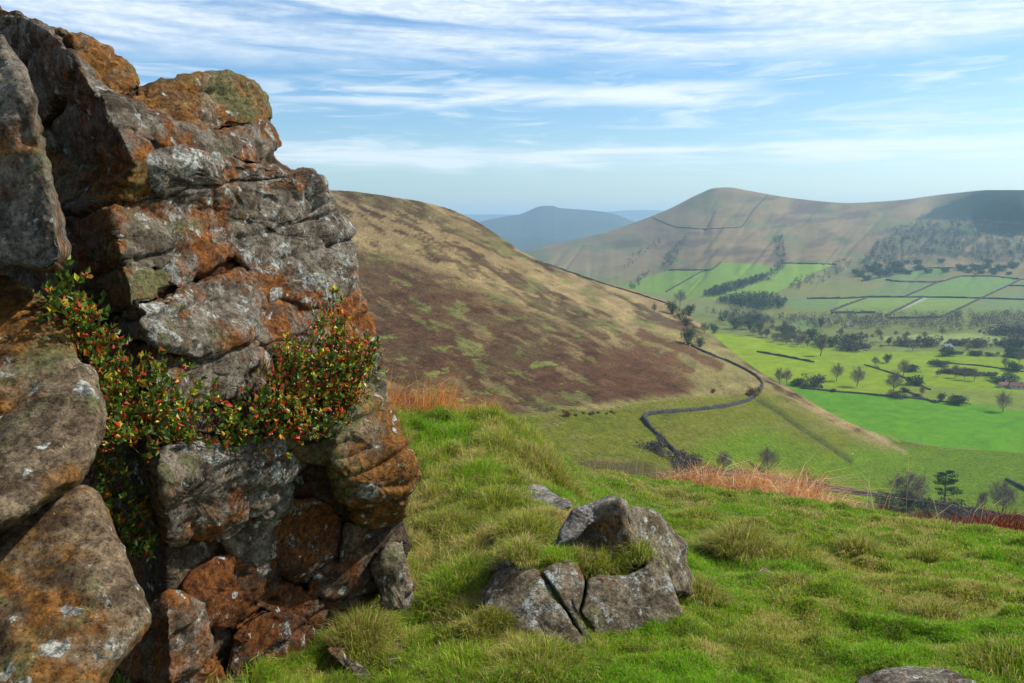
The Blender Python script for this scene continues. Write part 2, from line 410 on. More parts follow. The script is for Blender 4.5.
# valley pasture
col = col * (1 + 0.22 * nA[..., None])
col = paint(col, sstep(352, 330, Vv2 + 5 * nC) * 0.6, (0.125, 0.135, 0.045))            # rough ground by the river
for poly, c in [([(700, 330), (800, 345), (870, 352), (1030, 352), (1030, 408), (900, 396), (850, 392), (795, 384), (740, 370)], (0.16, 0.225, 0.012)),
                ([(700, 332), (760, 338), (815, 352), (840, 372), (800, 385), (760, 372)], (0.175, 0.245, 0.010)),
                ([(905, 385), (1030, 392), (1030, 408), (960, 403), (905, 396)], (0.14, 0.18, 0.025)),
                ([(785, 383), (850, 392), (905, 396.5), (960, 402), (1030, 412), (1150, 420), (1150, 462), (1030, 458), (960, 449), (905, 444), (850, 430)], (0.078, 0.20, 0.0015)),
                ([(860, 338), (900, 335), (1024, 332), (1024, 341), (930, 345)], (0.20, 0.24, 0.07)),
                ([(710, 306), (735, 304), (748, 309), (745, 315), (720, 313)], (0.12, 0.19, 0.05)),
                ([(785, 320), (812, 319), (830, 325), (800, 330)], (0.12, 0.17, 0.05))]:
    col = paint(col, sstep(-0.8, 0.8, in_poly(PXv2, Vv2, poly) + nB * 0.5), np.array(c))
nF = n2(PXv2 / 22, Vv2 / 3.2, 5, 49, 0.62); nG = n2((PXv2 + 3 * Vv2) / 7, Vv2 / 30, 3, 50)
col = col * (1 + 0.12 * nB[..., None] + 0.22 * nF[..., None] + 0.10 * nG[..., None])
col = paint(col, sstep(0.12, 0.4, nF) * 0.3, (0.15, 0.15, 0.04))
# opposite hills
moor = np.array([0.18, 0.13, 0.068]) * (1 + 0.3 * nA[..., None])
moor = paint(moor, sstep(-0.05, 0.35, n2((PXv2 + 1.2*Vv2) / 40, (Vv2 - 0.3*PXv2) / 12, 4, 51)) * 0.7, (0.105, 0.125, 0.05))
moor = paint(moor, sstep(0.1, 0.45, n2((PXv2 + 1.6*Vv2) / 30, (Vv2) / 9, 4, 53)) * 0.6, (0.075, 0.05, 0.045))
up = sstep(314, 310, Vv2) * sstep(1300, 1450, Yv)
low = sstep(258, 300, Vv2 + 8 * nC)
hl = paint(moor, low * 0.85, (0.145, 0.165, 0.05))
for poly, c in [([(640, 280), (668, 270.5), (712, 270.5), (721, 262.5), (760, 264), (780, 268), (766, 276), (704, 294), (690, 299), (650, 292), (620, 288)], (0.13, 0.20, 0.03)),
                ([(700, 299), (766, 280), (783, 264), (836, 264), (815, 272), (800, 281), (775, 293), (740, 300)], (0.145, 0.22, 0.03)),
                ([(840, 299), (870, 297.5), (980, 298.5), (945, 317), (890, 319), (835, 311)], (0.15, 0.21, 0.05)),
                ([(905, 296), (960, 277), (1000, 277), (1018, 280), (980, 297), (930, 297)], (0.12, 0.19, 0.05)),
                ([(985, 299), (1040, 286), (1060, 300), (1060, 322), (950, 320)], (0.125, 0.17, 0.06)),
                ([(860, 296), (888, 283), (930, 283), (900, 296)], (0.12, 0.16, 0.06)),
                ([(775, 299), (836, 297), (836, 311), (800, 309)], (0.125, 0.175, 0.06)),
                ([(860, 281), (900, 268), (940, 268), (950, 276), (900, 282)], (0.11, 0.16, 0.05)),
                ([(1020, 282), (1100, 284), (1100, 300), (1020, 299)], (0.125, 0.15, 0.07))]:
    hl = paint(hl, sstep(-0.6, 0.6, in_poly(PXv2, Vv2, poly) + nB * 0.3), np.array(c))
hl = paint(hl, sstep(2.0, 0.6, d_line(PXv2, Vv2, [(888, 318), (896, 312), (925, 298)])) * 0.8, (0.33, 0.31, 0.24))
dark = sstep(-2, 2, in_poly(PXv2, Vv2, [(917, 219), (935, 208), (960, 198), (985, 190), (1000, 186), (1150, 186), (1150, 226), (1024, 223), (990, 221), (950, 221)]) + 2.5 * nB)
hl = paint(hl, dark * 0.95, (0.018, 0.032, 0.024))  # shade of the steep right-hand face painted into the albedo
for poly in ([(858, 268), (880, 240), (905, 232), (960, 232), (1000, 240), (1024, 238), (1060, 250), (1030, 262), (980, 262), (930, 256), (900, 268), (880, 280)], [(880, 232), (930, 222), (1060, 222), (1060, 236), (960, 236)],
             [(774, 238), (782, 236), (785, 256), (784, 268), (770, 282), (764, 279), (777, 264)], [(660, 268), (665, 258), (676, 244), (688, 236), (684, 246), (670, 268)]):
    hl = paint(hl, sstep(-3, 2, in_poly(PXv2, Vv2, poly) + 2.5 * nB) * 0.6 * sstep(-0.5, 0.1, nA + nB), (0.04, 0.045, 0.03))
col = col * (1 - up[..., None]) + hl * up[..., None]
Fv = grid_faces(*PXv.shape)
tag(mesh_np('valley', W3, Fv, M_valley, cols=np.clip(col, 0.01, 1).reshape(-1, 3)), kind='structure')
BV = bvh_of(W3, Fv)

# ------------------------------------------------------------------ heather spur (structure)
hc = [(-150, [(640, 105), (520, 145), (430, 215), (385, 290), (335, 350), (275, 430), (200, 640)]),
      (200, [(640, 108), (520, 148), (430, 225), (382, 295), (332, 355), (272, 440), (187, 670)]),
      (330, [(640, 110), (520, 150), (430, 230), (383, 300), (332, 362), (270, 455), (190, 700)]),
      (400, [(640, 115), (520, 160), (430, 245), (392, 302), (342, 370), (280, 470), (197.5, 720)]),
      (440, [(640, 118), (520, 165), (432, 252), (398, 306), (346, 380), (284, 480), (206, 740)]),
      (470, [(640, 120), (520, 170), (435, 260), (404, 312), (351, 392), (290, 500), (218, 765)]),
      (500, [(640, 124), (520, 178), (440, 267), (408, 322), (356, 402), (298, 515), (237, 805)]),
      (540, [(640, 130), (520, 190), (445, 275), (411, 335), (361, 418), (311, 545), (261.5, 850)]),
      (600, [(640, 140), (520, 210), (450, 290), (412, 352), (370, 438), (325, 575), (281.5, 900)]),
      (640, [(640, 150), (520, 225), (450, 305), (412, 370), (375, 455), (335, 600), (293, 930)]),
      (675, [(640, 158), (520, 238), (455, 313), (413, 380), (379, 465), (343, 605), (305, 900)]),
      (700, [(640, 165), (520, 250), (460, 320), (415, 390), (383, 470), (352, 600), (324, 830)]),
      (725, [(640, 175), (520, 265), (460, 335), (418, 400), (389, 475), (365, 580), (345, 725)]),
      (750, [(640, 185), (520, 280), (460, 350), (421, 415), (397, 480), (379, 560), (365, 640)]),
      (800, [(640, 210), (520, 310), (465, 380), (435, 430), (416, 482), (404, 530), (395, 572)]),
      (850, [(640, 240), (520, 345), (480, 395), (455, 440), (440, 480), (430, 522), (422.5, 556)]),
      (905, [(640, 275), (520, 378), (490, 417), (470, 452), (455, 490), (447, 520), (441, 544)]),
      (960, [(640, 296), (520, 398), (500, 424), (480, 456), (465, 486), (455, 508), (449, 525)]),
      (1100, [(640, 305), (530, 388), (510, 415), (490, 444), (475, 470), (462, 497), (455, 512)]),
      (1250, [(640, 305), (530, 388), (510, 415), (490, 444), (475, 470), (462, 497), (455, 512)])]
for i, (px, l) in enumerate(hc):
    v, Y = l[-1]; zc = float(P(px, v, Y)[2])
    l.append((v + 2.0, Y * 1.04)); l.append((float(v_of(Y * 1.45 + 40, min(zc - 60, -185.0))), Y * 1.45 + 40))
PXh, Vh, Yh = sheet(hc, -150, 1250, 1.6, [14, 40, 44, 44, 50, 60, 3, 4])
H3 = P(PXh, Vh, Yh)
lump = n2(H3[..., 0] / 28, H3[..., 1] / 28, 4, 61)
amp = 1.4 * sstep(220, 330, Yh) * (1 - sstep(640, 760, PXh))
edge = np.clip((np.arange(PXh.shape[0])[:, None] * -1 + 252) / 20, 0, 1)
H3[..., 2] += lump * (0.35 + amp)
track = [(757, 399), (775, 409), (800, 427), (825, 443), (850, 460)]
H3[..., 2] -= 1.6 * np.exp(-(d_line(PXh, Vh, track) / 2.2) ** 2)
tr2 = [(655, 352), (690, 362), (715, 378), (722, 392)]
H3[..., 2] -= 1.2 * np.exp(-(d_line(PXh, Vh, tr2) / 2.5) ** 2)
PX2, V2 = PXh, Vh
sS = (PX2 * 0.90 + V2 * 0.42); tS = (V2 * 0.90 - PX2 * 0.42)      # along and across the contour of the spur
st1 = n2(sS / 60, tS / 8, 6, 71, 0.62); st2 = n2(sS / 20, tS / 3.4, 4, 73, 0.6); st3 = n2(PX2 / 60, V2 / 16, 4, 75); st4 = n2(PX2 / 16, V2 / 5, 4, 77)
heather = np.array([0.084, 0.045, 0.021]); straw = np.array([0.25, 0.18, 0.082]); green = np.array([0.125, 0.135, 0.014]); red = np.array([0.095, 0.04, 0.02])
c = np.ones(H3.shape) * heather
c = paint(c, sstep(-0.25, 0.35, st3 + 0.4 * st4) * 0.5, (0.095, 0.072, 0.03))
c = paint(c, sstep(0.0, 0.4, n2(PX2 / 45, V2 / 12, 3, 79)) * 0.45, (0.075, 0.03, 0.016))
# straw and green streaks
top = sstep(255, 205, V2 - 0.42 * np.clip(PX2 - 350, 0, None) * 1.0 + 6 * st3)       # near the skyline
c = paint(c, top * sstep(-0.02, 0.10, st1 + 0.6 * st2) * 0.95, straw * 0.9)
c = paint(c, top * 0.45 * sstep(-0.2, 0.3, st2), straw * 0.7)
c = paint(c, top * sstep(0.0, 0.5, -st1 + 0.3 * st4) * 0.55, (0.14, 0.13, 0.05))
band1 = np.exp(-(d_line(PX2, V2, [(345, 240), (400, 246), (450, 262), (500, 285), (560, 312), (620, 335), (680, 355), (735, 380)]) / 9) ** 2)
c = paint(c, np.clip(band1 * 1.3, 0, 1) * sstep(-0.2, 0.02, st1 + 0.5 * st2), straw)
rs = in_poly(PX2, V2, [(520, 245), (600, 278), (680, 304), (730, 350), (760, 380), (745, 392), (700, 360), (640, 330), (580, 310), (530, 280)])
c = paint(c, sstep(-8, 6, rs) * sstep(-0.22, 0.0, st1 + 0.5 * st2), straw)
c = paint(c, sstep(-6, 6, rs) * sstep(0.15, 0.4, -st1 + 0.2 * st2) * 0.8, (0.085, 0.045, 0.028))
c = paint(c, sstep(0.18, 0.32, n2(sS / 30, tS / 7, 5, 81, 0.62)) * sstep(225, 250, V2) * 0.65, (0.145, 0.15, 0.045))
c = paint(c, sstep(0.26, 0.36, n2(PX2 / 34, V2 / 6, 5, 83, 0.6)) * sstep(300, 340, V2) * 0.9, (0.15, 0.17, 0.04))
c = paint(c, sstep(0.26, 0.38, n2(sS / 44, tS / 9, 5, 85, 0.6)) * 0.6, (0.20, 0.145, 0.065))
tawny = in_poly(PX2, V2, [(620, 335), (690, 330), (740, 352), (758, 380), (745, 395), (700, 408), (620, 412), (560, 410), (600, 404), (640, 398), (690, 392)])
c = paint(c, sstep(-4, 5, tawny + 3 * st2), (0.20, 0.165, 0.06))
c = paint(c, sstep(-5, 6, in_poly(PX2, V2, [(600, 350), (640, 346), (668, 358), (692, 385), (678, 396), (630, 398), (590, 380)]) + 9 * st1 + 7 * st4) * 0.8, red)
for ln in ([(640, 333), (670, 345), (700, 356), (719, 366)], [(625, 338), (650, 350), (690, 368)]):
    c = paint(c, sstep(6.0, 2.0, d_line(PX2, V2, ln) - 7 * st4 - 3 * st2) * 0.85, red)
# pasture below the spur
past = in_poly(PX2, V2, [(380, 415), (470, 417), (540, 412), (590, 412), (640, 404), (690, 398), (742, 396), (764, 382), (800, 404), (850, 430), (905, 444), (960, 446), (1260, 440), (1260, 660), (-160, 660), (-160, 418)])
c = paint(c, sstep(-2.5, 2.5, past + 3 * st4), green * (1.0))
mos = n2(PX2 / 24, V2 / 6, 4, 87)
c = paint(c, sstep(-2, 2, past) * sstep(-0.1, 0.4, mos) * 0.6, (0.15, 0.135, 0.04))
c = paint(c, sstep(-2, 2, past) * sstep(0.15, 0.5, -mos) * 0.45, (0.06, 0.085, 0.018))
gr = in_poly(PX2, V2, [(760, 430), (830, 460), (870, 445), (905, 446), (1260, 452), (1260, 560), (760, 520), (690, 480), (700, 450)])
c = paint(c, sstep(-18, 10, gr) * 0.85, np.array([0.095, 0.165, 0.006]))
stw = np.exp(-(d_line(PX2, V2, [(758, 378), (800, 399), (850, 426), (885, 440)]) / 9) ** 2)
c = paint(c, np.clip(stw * 1.2, 0, 1) * sstep(-0.5, 0.15, st2 + 0.3 * st4) * 0.85, (0.24, 0.18, 0.075))
c = paint(c, np.clip(1.2 * np.exp(-(d_line(PX2, V2, [(862, 430), (888, 444), (905, 452)]) / 2.2) ** 2), 0, 1) * 0.7, (0.26, 0.2, 0.1))
c = paint(c, np.exp(-(d_line(PX2, V2, track) / 2.6) ** 2) * 0.8, (0.055, 0.065, 0.022))
c = paint(c, sstep(-1, 4, in_poly(PX2, V2, [(480, 455), (560, 458), (640, 462), (700, 474), (700, 520), (400, 520)]) + 6 * st3) * 0.7, (0.06, 0.05, 0.024))
c = paint(c, sstep(-2, 5, in_poly(PX2, V2, [(700, 486), (760, 488), (870, 502), (1024, 527), (1300, 560), (1300, 700), (600, 700)]) + 4 * st4) * 0.85, (0.055, 0.048, 0.025))
pf = sstep(-3, 3, past)[..., None]
c = c * (1 + (0.5 - 0.3 * pf) * st4[..., None] + (0.35 - 0.3 * pf) * st2[..., None])
Fh = grid_faces(*PXh.shape)
tag(mesh_np('heather_hillside', H3, Fh, M_hill, cols=np.clip(c, 0.01, 1).reshape(-1, 3)), kind='structure')
BH = bvh_of(H3, Fh)
def hit(px, v):
    a = ray(BH, px, v); b = ray(BV, px, v)
    if a is None: return b
    if b is None: return a
    return a if np.linalg.norm(a - EYE) < np.linalg.norm(b - EYE) else b

# ------------------------------------------------------------------ foreground knoll (structure)
def kz(Y, z): return (float(v_of(Y, z)), Y)
kc = [(-500, [kz(1.2, 0), kz(2.0, 0), (683, 2.8), (620, 3.5), (560, 4.2), (500, 5.0), (450, 6.0), (408, 7.0)]),
      (300, [kz(1.2, 0), kz(2.0, 0), (683, 2.85), (620, 3.5), (560, 4.2), (500, 5.0), (450, 6.0), (410, 7.0)]),
      (400, [kz(1.2, 0), kz(2.0, 0), (683, 2.85), (625, 3.45), (565, 4.2), (500, 5.1), (450, 6.0), (413, 7.0)]),
      (490, [kz(1.2, 0), kz(2.0, 0), (683, 2.8), (640, 3.18), (572, 3.65), (510, 4.7), (455, 6.0), (416, 7.0)]),
      (530, [kz(1.2, 0), kz(2.0, 0), (683, 2.8), (645, 3.15), (562, 3.58), (508, 4.6), (468, 6.0), (430, 7.0)]),
      (562, [kz(1.2, 0), kz(2.0, 0), (683, 2.8), (650, 3.12), (566, 3.62), (515, 4.5), (488, 6.1), (456, 7.2)]),
      (590, [kz(1.2, 0), kz(2.0, 0), (683, 2.8), (652, 3.12), (580, 3.66), (530, 4.7), (498, 6.8), (471, 8.8)]),
      (660, [kz(1.2, 0), kz(2.0, 0), (683, 2.8), (652, 3.12), (596, 3.74), (550, 5.0), (510, 7.0), (482, 9.6)]),
      (740, [kz(1.2, 0), kz(2.0, 0), (683, 2.8), (640, 3.3), (590, 4.1), (548, 5.3), (515, 7.0), (491, 9.4)]),
      (850, [kz(1.2, 0), kz(2.0, 0), (683, 2.8), (635, 3.4), (590, 4.2), (555, 5.2), (528, 6.4), (509, 7.9)]),
      (940, [kz(1.2, 0), kz(2.0, 0), (683, 2.75), (635, 3.3), (595, 4.0), (565, 4.8), (542, 5.8), (524, 6.9)]),
      (1024, [kz(1.2, 0), kz(2.0, 0), (683, 2.7), (640, 3.15), (605, 3.7), (578, 4.4), (557, 5.2), (540, 6.0)]),
      (1500, [kz(1.2, 0), kz(2.0, 0), (700, 2.5), (665, 2.9), (640, 3.3), (620, 3.8), (605, 4.3), (592, 5.0)])]
for px, l in kc:
    v, Y = l[-1]; z = float(P(px, v, Y)[2])
    l += [kz(Y + 0.8, z - 0.45), kz(Y + 3, z - 2.6), kz(Y + 20, z - 14.5), kz(130, -66)]
PXk, Vk, Yk = sheet(kc, -500, 1500, 4, [8, 30, 40, 44, 46, 46, 46, 14, 16, 14, 8])
K3 = P(PXk, Vk, Yk)
x, y = K3[..., 0], K3[..., 1]
fade = 1 - sstep(10, 25, y)
K3[..., 2] += fade * (0.10 * n2(x / 0.7, y / 0.7, 3, 91) + 0.075 * np.clip(n2(x / 0.22, y / 0.22, 2, 93), -0.2, 1) + 0.008 * n2(x / 0.06, y / 0.06, 2, 95))
soil = np.ones(K3.shape) * np.array([0.075, 0.10, 0.02])
soil = paint(soil, sstep(0.0, 0.5, n2(x / 0.5, y / 0.5, 3, 97)) * 0.6, (0.12, 0.09, 0.035))
Fk = grid_faces(*PXk.shape)
tag(mesh_np('grassy_knoll', K3, Fk, M_turf, cols=soil.reshape(-1, 3)), kind='structure')
BK = bvh_of(K3, Fk)
# near apron of the knoll under and behind the photographer
ax = np.linspace(-8, 8, 60); ay = np.linspace(-8, 1.5, 40); AX, AY = np.meshgrid(ax, ay)
ap = np.stack([AX, AY, -0.03 + 0.02 * n2(AX, AY, 3, 5) - 0.1 * sstep(0.9, 1.5, AY)], -1)
tag(mesh_np('grassy_knoll_apron', ap, grid_faces(40, 60), M_turf, cols=np.ones((2400, 3)) * [0.05, 0.06, 0.02]), kind='structure')
def onk(px, v):
    return ray(BK, px, v)

# ------------------------------------------------------------------ far woods (stuff: far-off woods that read as one mass)
ICO = None
def blob_cloud(name, pts, sizes, mat, hf=1.3, seed=0, label=None, kind='stuff', cat=None):
    """many small ragged tree crowns in one mesh; pts on the ground"""
    r = np.random.default_rng(seed); n = len(pts); nc = 44                      # leaf clumps per crown
    pts = np.asarray(pts); sizes = np.asarray(sizes)
    u = r.normal(size=(n, nc, 3)); u /= np.linalg.norm(u, axis=-1, keepdims=True); u *= r.random((n, nc, 1)) ** 0.33
    cen = pts[:, None, :] + u * (sizes[:, None, None] * np.array([0.45, 0.45, 0.5 * hf])); cen[..., 2] += sizes[:, None] * 0.5 * hf
    a = r.normal(size=(n, nc, 3, 3)); a /= np.linalg.norm(a, axis=-1, keepdims=True)
    V = cen[:, :, None, :] + a * (sizes[:, None, None, None] * 0.13)
    V = V.reshape(-1, 3); Fc = np.arange(len(V)).reshape(-1, 3)
    o = mesh_np(name, V, Fc, mat, smooth=False)
    if label: tag(o, label, cat or 'wood', kind=kind)
    return o
def scatter_poly(poly, n, seed, bv=None):
    r = np.random.default_rng(seed); poly = np.array(poly, float); out = []
    lo, hi = poly.min(0), poly.max(0); t = 0
    while len(out) < n and t < n * 20:
        t += 1
        q = lo + (hi - lo) * r.random(2)
        if in_poly(np.array([q[0]]), np.array([q[1]]), poly)[0] > 0:
            p = hit(*q) if bv is None else ray(bv, *q)
            if p is not None: out.append(p)
    return np.array(out)
def wood(name, polys, n, size, mat, seed, label):
    pts = np.concatenate([scatter_poly(p, k, seed + i, BV) for i, (p, k) in enumerate(zip(polys, n))])
    r = np.random.default_rng(seed); blob_cloud(name, pts, size * (0.7 + 0.6 * r.random(len(pts))), mat, 1.3, seed, label)
wood('plantation_wood', [[(703, 297), (708, 292), (735, 284), (758, 277), (768, 276), (764, 281), (740, 290), (712, 298)]], [330], 8.5, M_farwood, 101,
     'dark strip of plantation wood curving up the far hill between two green fields')
wood('hill_foot_wood', [[(716, 302), (730, 298), (745, 295), (770, 297), (787, 302), (782, 309), (760, 312), (735, 308)]], [360], 9, M_farwood, 111,
     'dark wood at the foot of the far hill, left of the walled fields')
wood('gully_wood', [[(774, 238), (782, 236), (785, 256), (784, 268), (770, 282), (764, 279), (777, 264)], [(660, 268), (665, 258), (676, 244), (688, 236), (684, 246), (670, 268)],
                    [(628, 288), (634, 282), (645, 272), (650, 274), (640, 284), (636, 292)], [(618, 268), (630, 256), (660, 240), (665, 243), (640, 258), (624, 272)]], [110, 70, 40, 40], 8, M_farwood, 121,
     'dark scrub trees following the gullies down the far peak')
wood('hillside_wood', [[(858, 268), (880, 240), (905, 232), (960, 232), (1000, 240), (1024, 238), (1060, 250), (1030, 262), (980, 262), (930, 256), (900, 268), (880, 280)],
                       [(880, 232), (930, 222), (1060, 222), (1060, 236), (960, 236)], [(785, 290), (800, 280), (850, 258), (862, 262), (830, 280), (800, 292)]], [640, 260, 46], 11, M_farwood, 131,
     'scattered dark woodland across the right-hand far hillside above the walled fields')
wood('valley_floor_wood', [[(755, 318), (820, 319), (840, 316), (930, 318), (1060, 312), (1060, 336), (1000, 334), (930, 330), (850, 329), (790, 327)],
                           [(700, 312), (760, 314), (765, 322), (740, 322)]], [520, 60], 8.5, M_farbare, 141,
     'long band of bare woodland crossing the valley floor below the walled fields')

# ------------------------------------------------------------------ trees
def tubes(paths, rad, seg=5):
    """paths: list of (n,3) arrays, rad: list of (n,) -> V,F"""
    Vs, Fs, base = [], [], 0
    for p, r in zip(paths, rad):
        p = np.asarray(p, float); n = len(p)
        t = np.gradient(p, axis=0); t /= np.linalg.norm(t, axis=1, keepdims=True) + 1e-9
        ref = np.where(np.abs(t[:, 2:3]) > 0.9, np.array([[1.0, 0, 0]]), np.array([[0, 0, 1.0]]))
        a = np.cross(t, ref); a /= np.linalg.norm(a, axis=1, keepdims=True) + 1e-9; b = np.cross(t, a)
        th = np.arange(seg) * 2 * math.pi / seg
        ring = p[:, None, :] + np.asarray(r)[:, None, None] * (a[:, None, :] * np.cos(th)[None, :, None] + b[:, None, :] * np.sin(th)[None, :, None])
        Vs.append(ring.reshape(-1, 3)); Fs.append(grid_faces(n, seg, True) + base); base += n * seg
    return np.concatenate(Vs), np.concatenate(Fs)
def grow(r, h, spread, rise, levels=3, n0=7, trunk_frac=0.35):
    paths, rads, tips = [], [], []
    def curve(p, d, L, n, wob, up):
        pts = [p]
        for i in range(n):
            d = d + r.normal(size=3) * wob + np.array([0, 0, up]); d = d / np.linalg.norm(d)
            pts.append(pts[-1] + d * L / n)
        return np.array(pts), d
    tp, d = curve(np.zeros(3), np.array([0, 0, 1.0]), h * 0.8, 7, 0.06, 0.05)
    paths.append(tp); r0 = h * 0.026; rads.append(np.linspace(r0, r0 * 0.25, len(tp)))
    def rec(p, d, L, rad, lv):
        pts, d2 = curve(p, d, L, 4, 0.16, rise)
        paths.append(pts); rads.append(np.linspace(rad, rad * 0.35, 5))
        for k in range(1, 5): tips.append((pts[k], d2, L))
        if lv > 0:
            for k in range(4):
                q = pts[r.integers(2, 5)]; nd = d2 + r.normal(size=3) * 0.65; nd /= np.linalg.norm(nd)
                rec(q, nd, L * 0.62, rad * 0.45, lv - 1)
    for i in range(n0):
        k = trunk_frac + (1 - trunk_frac) * i / n0
        q = tp[0] + (tp[-1] - tp[0]) * 0; idx = k * (len(tp) - 1); j = int(idx); q = tp[j] + (tp[min(j + 1, len(tp) - 1)] - tp[j]) * (idx - j)
        az = i * 2.4 + r.random(); e = 0.35 + 0.7 * i / n0
        d = np.array([math.cos(az) * math.cos(e), math.sin(az) * math.cos(e), math.sin(e)])
        rec(q, d, h * spread * (1 - 0.35 * i / n0), r0 * 0.45, levels - 1)
    return paths, rads, tips
def twigs(r, tips, n, ln, w):
    idx = r.integers(0, len(tips), n)
    p = np.array([tips[i][0] for i in idx]) + r.normal(size=(n, 3)) * ln * 0.45; d = np.array([tips[i][1] for i in idx]) * 0.6 + r.normal(size=(n, 3)) * 0.65
    d /= np.linalg.norm(d, axis=1, keepdims=True); d *= (ln * (0.5 + r.random(n)))[:, None]
    s = r.normal(size=(n, 3)); s = np.cross(s, d); s /= np.linalg.norm(s, axis=1, keepdims=True) + 1e-9; s *= w
    V = np.stack([p - s, p + s, p + d], 1).reshape(-1, 3)
    return V, np.arange(3 * n).reshape(-1, 3)
def bare_proto(seed, h=10.0, spread=0.36, rise=0.10, n0=8, ntw=1500, mat=None, tf=0.3):
    r = np.random.default_rng(seed); e = empty('bare_tree', (0, 0, -5000))
    p, rd, tips = grow(r, h, spread, rise, 3, n0, tf)
    V, Fc = tubes(p, rd, 4); t = mesh_np('trunk', V, Fc, M_bark, parent=e)
    V, Fc = twigs(r, tips, ntw, h * 0.085, h * 0.0032)
    m = int(ntw * 1.7); u = r.normal(size=(m, 3)); u /= np.linalg.norm(u, axis=1, keepdims=True); rr = r.random((m, 1)) ** 0.38
    lob = 0.82 + 0.3 * fbm(u * 1.9, 2, seed); q = u * rr * lob[:, None] * np.array([spread * 1.08, spread * 1.08, 0.36]) * h + [0, 0, h * 0.62]
    d = u * [1, 1, 0.7] + [0, 0, 0.45] + r.normal(size=(m, 3)) * 0.45; d /= np.linalg.norm(d, axis=1, keepdims=True); d *= h * 0.09; sd_ = np.cross(d, r.normal(size=(m, 3))); sd_ /= np.linalg.norm(sd_, axis=1, keepdims=True); sd_ *= h * 0.0030
    V = np.concatenate([V, np.stack([q - sd_, q + sd_, q + d], 1).reshape(-1, 3)]); Fc = np.arange(len(V)).reshape(-1, 3); cr = mesh_np('crown', V, Fc, mat or M_twig, smooth=False, parent=e)
    e['hh'] = float(max(V[:, 2].max(), 1)); kids[e.name] = [t, cr]; return e
def leafy_proto(seed, name, h, w, mat, lumps=14, n=1500, leaf=0.32, flat=0.7, stem=True):
    r = np.random.default_rng(seed); e = empty(name, (0, 0, -5000)); ch = []
    cen = r.normal(size=(lumps, 3)) * [w * 0.17, w * 0.17, h * 0.2]; cen[:, 2] += h * 0.5
    cen[:, 2] = np.clip(cen[:, 2], h * 0.16, h * 0.82); rad = w * (0.14 + 0.13 * r.random(lumps))
    k = r.integers(0, lumps, n); u = r.normal(size=(n, 3)); u /= np.linalg.norm(u, axis=1, keepdims=True); u *= (r.random((n, 1)) ** 0.4)
    p = cen[k] + u * rad[k][:, None] * [1, 1, flat]
    a = r.normal(size=(n, 3, 3)); a /= np.linalg.norm(a, axis=-1, keepdims=True)
    V = (p[:, None] + a * leaf * (0.5 + r.random((n, 1, 1)))).reshape(-1, 3); V[:, 2] = np.maximum(V[:, 2], 0.02)
    if stem:
        ps = [np.array([[0, 0, -0.2], cen[j] * [0.5, 0.5, 0.5], cen[j]]) for j in range(min(6, lumps))]
        tv, tf = tubes(ps, [np.array([0.03, 0.02, 0.01]) * h] * len(ps), 4); ch.append(mesh_np('stem', tv, tf, M_bark, parent=e))
    ch.append(mesh_np('crown', V, np.arange(len(V)).reshape(-1, 3), mat, smooth=False, parent=e))
    e['hh'] = float(h * 0.9); kids[e.name] = ch; return e
def pine_proto(seed):
    r = np.random.default_rng(seed); h = 10.0; e = empty('pine_tree', (0, 0, -5000))
    paths = [np.array([[0, 0, 0], [0.1, 0, 3], [-0.1, 0.1, 6], [0.1, 0, 9.2]])]; rads = [np.array([0.3, 0.22, 0.15, 0.06])]
    cl = []
    for z, ln, az in [(9.3, 0.9, 0), (9.0, 1.9, 0.3), (8.8, 1.9, 3.3), (8.0, 2.6, 0.1), (7.9, 2.5, 3.0), (8.2, 2.0, 1.6), (7.2, 2.7, 3.4), (6.9, 2.6, 6.1), (6.2, 2.6, 3.1), (6.0, 2.3, 0.2), (6.8, 2.0, 4.7), (4.6, 2.9, 0.1), (3.9, 3.9, 6.2), (3.2, 4.3, 0.05), (4.0, 3.0, 0.6), (4.4, 1.9, 2.9), (3.6, 2.2, 3.5), (5.6, 2.5, 1.2), (7.4, 2.2, 5.2)]:
        d = np.array([math.cos(az), math.sin(az), 0.08]); q = np.array([0, 0, z - 0.6]); tip = q + d * ln + [0, 0, 0.35]
        paths.append(np.array([q, q + d * ln * 0.5, tip])); rads.append(np.array([0.09, 0.06, 0.03]))
        for s in np.linspace(0.45, 1.0, 4): cl.append((q + d * ln * s + [0, 0, 0.4], 0.55 + 0.35 * r.random()))
    V, Fc = tubes(paths, rads, 5); t = mesh_np('trunk', V, Fc, M_bark, parent=e)
    n = 5200; k = r.integers(0, len(cl), n); u = r.normal(size=(n, 3)); u /= np.linalg.norm(u, axis=1, keepdims=True); u *= r.random((n, 1)) ** 0.4
    cen = np.array([q for q, _ in cl]); rr = np.array([s for _, s in cl])
    p = cen[k] + u * rr[k][:, None] * [1.15, 1.15, 0.55]; a = r.normal(size=(n, 3, 3)); a /= np.linalg.norm(a, axis=-1, keepdims=True)
    V = (p[:, None] + a * 0.17).reshape(-1, 3); cr = mesh_np('crown', V, np.arange(len(V)).reshape(-1, 3), M_needle, smooth=False, parent=e)
    e['hh'] = 9.8; kids[e.name] = [t, cr]; return e
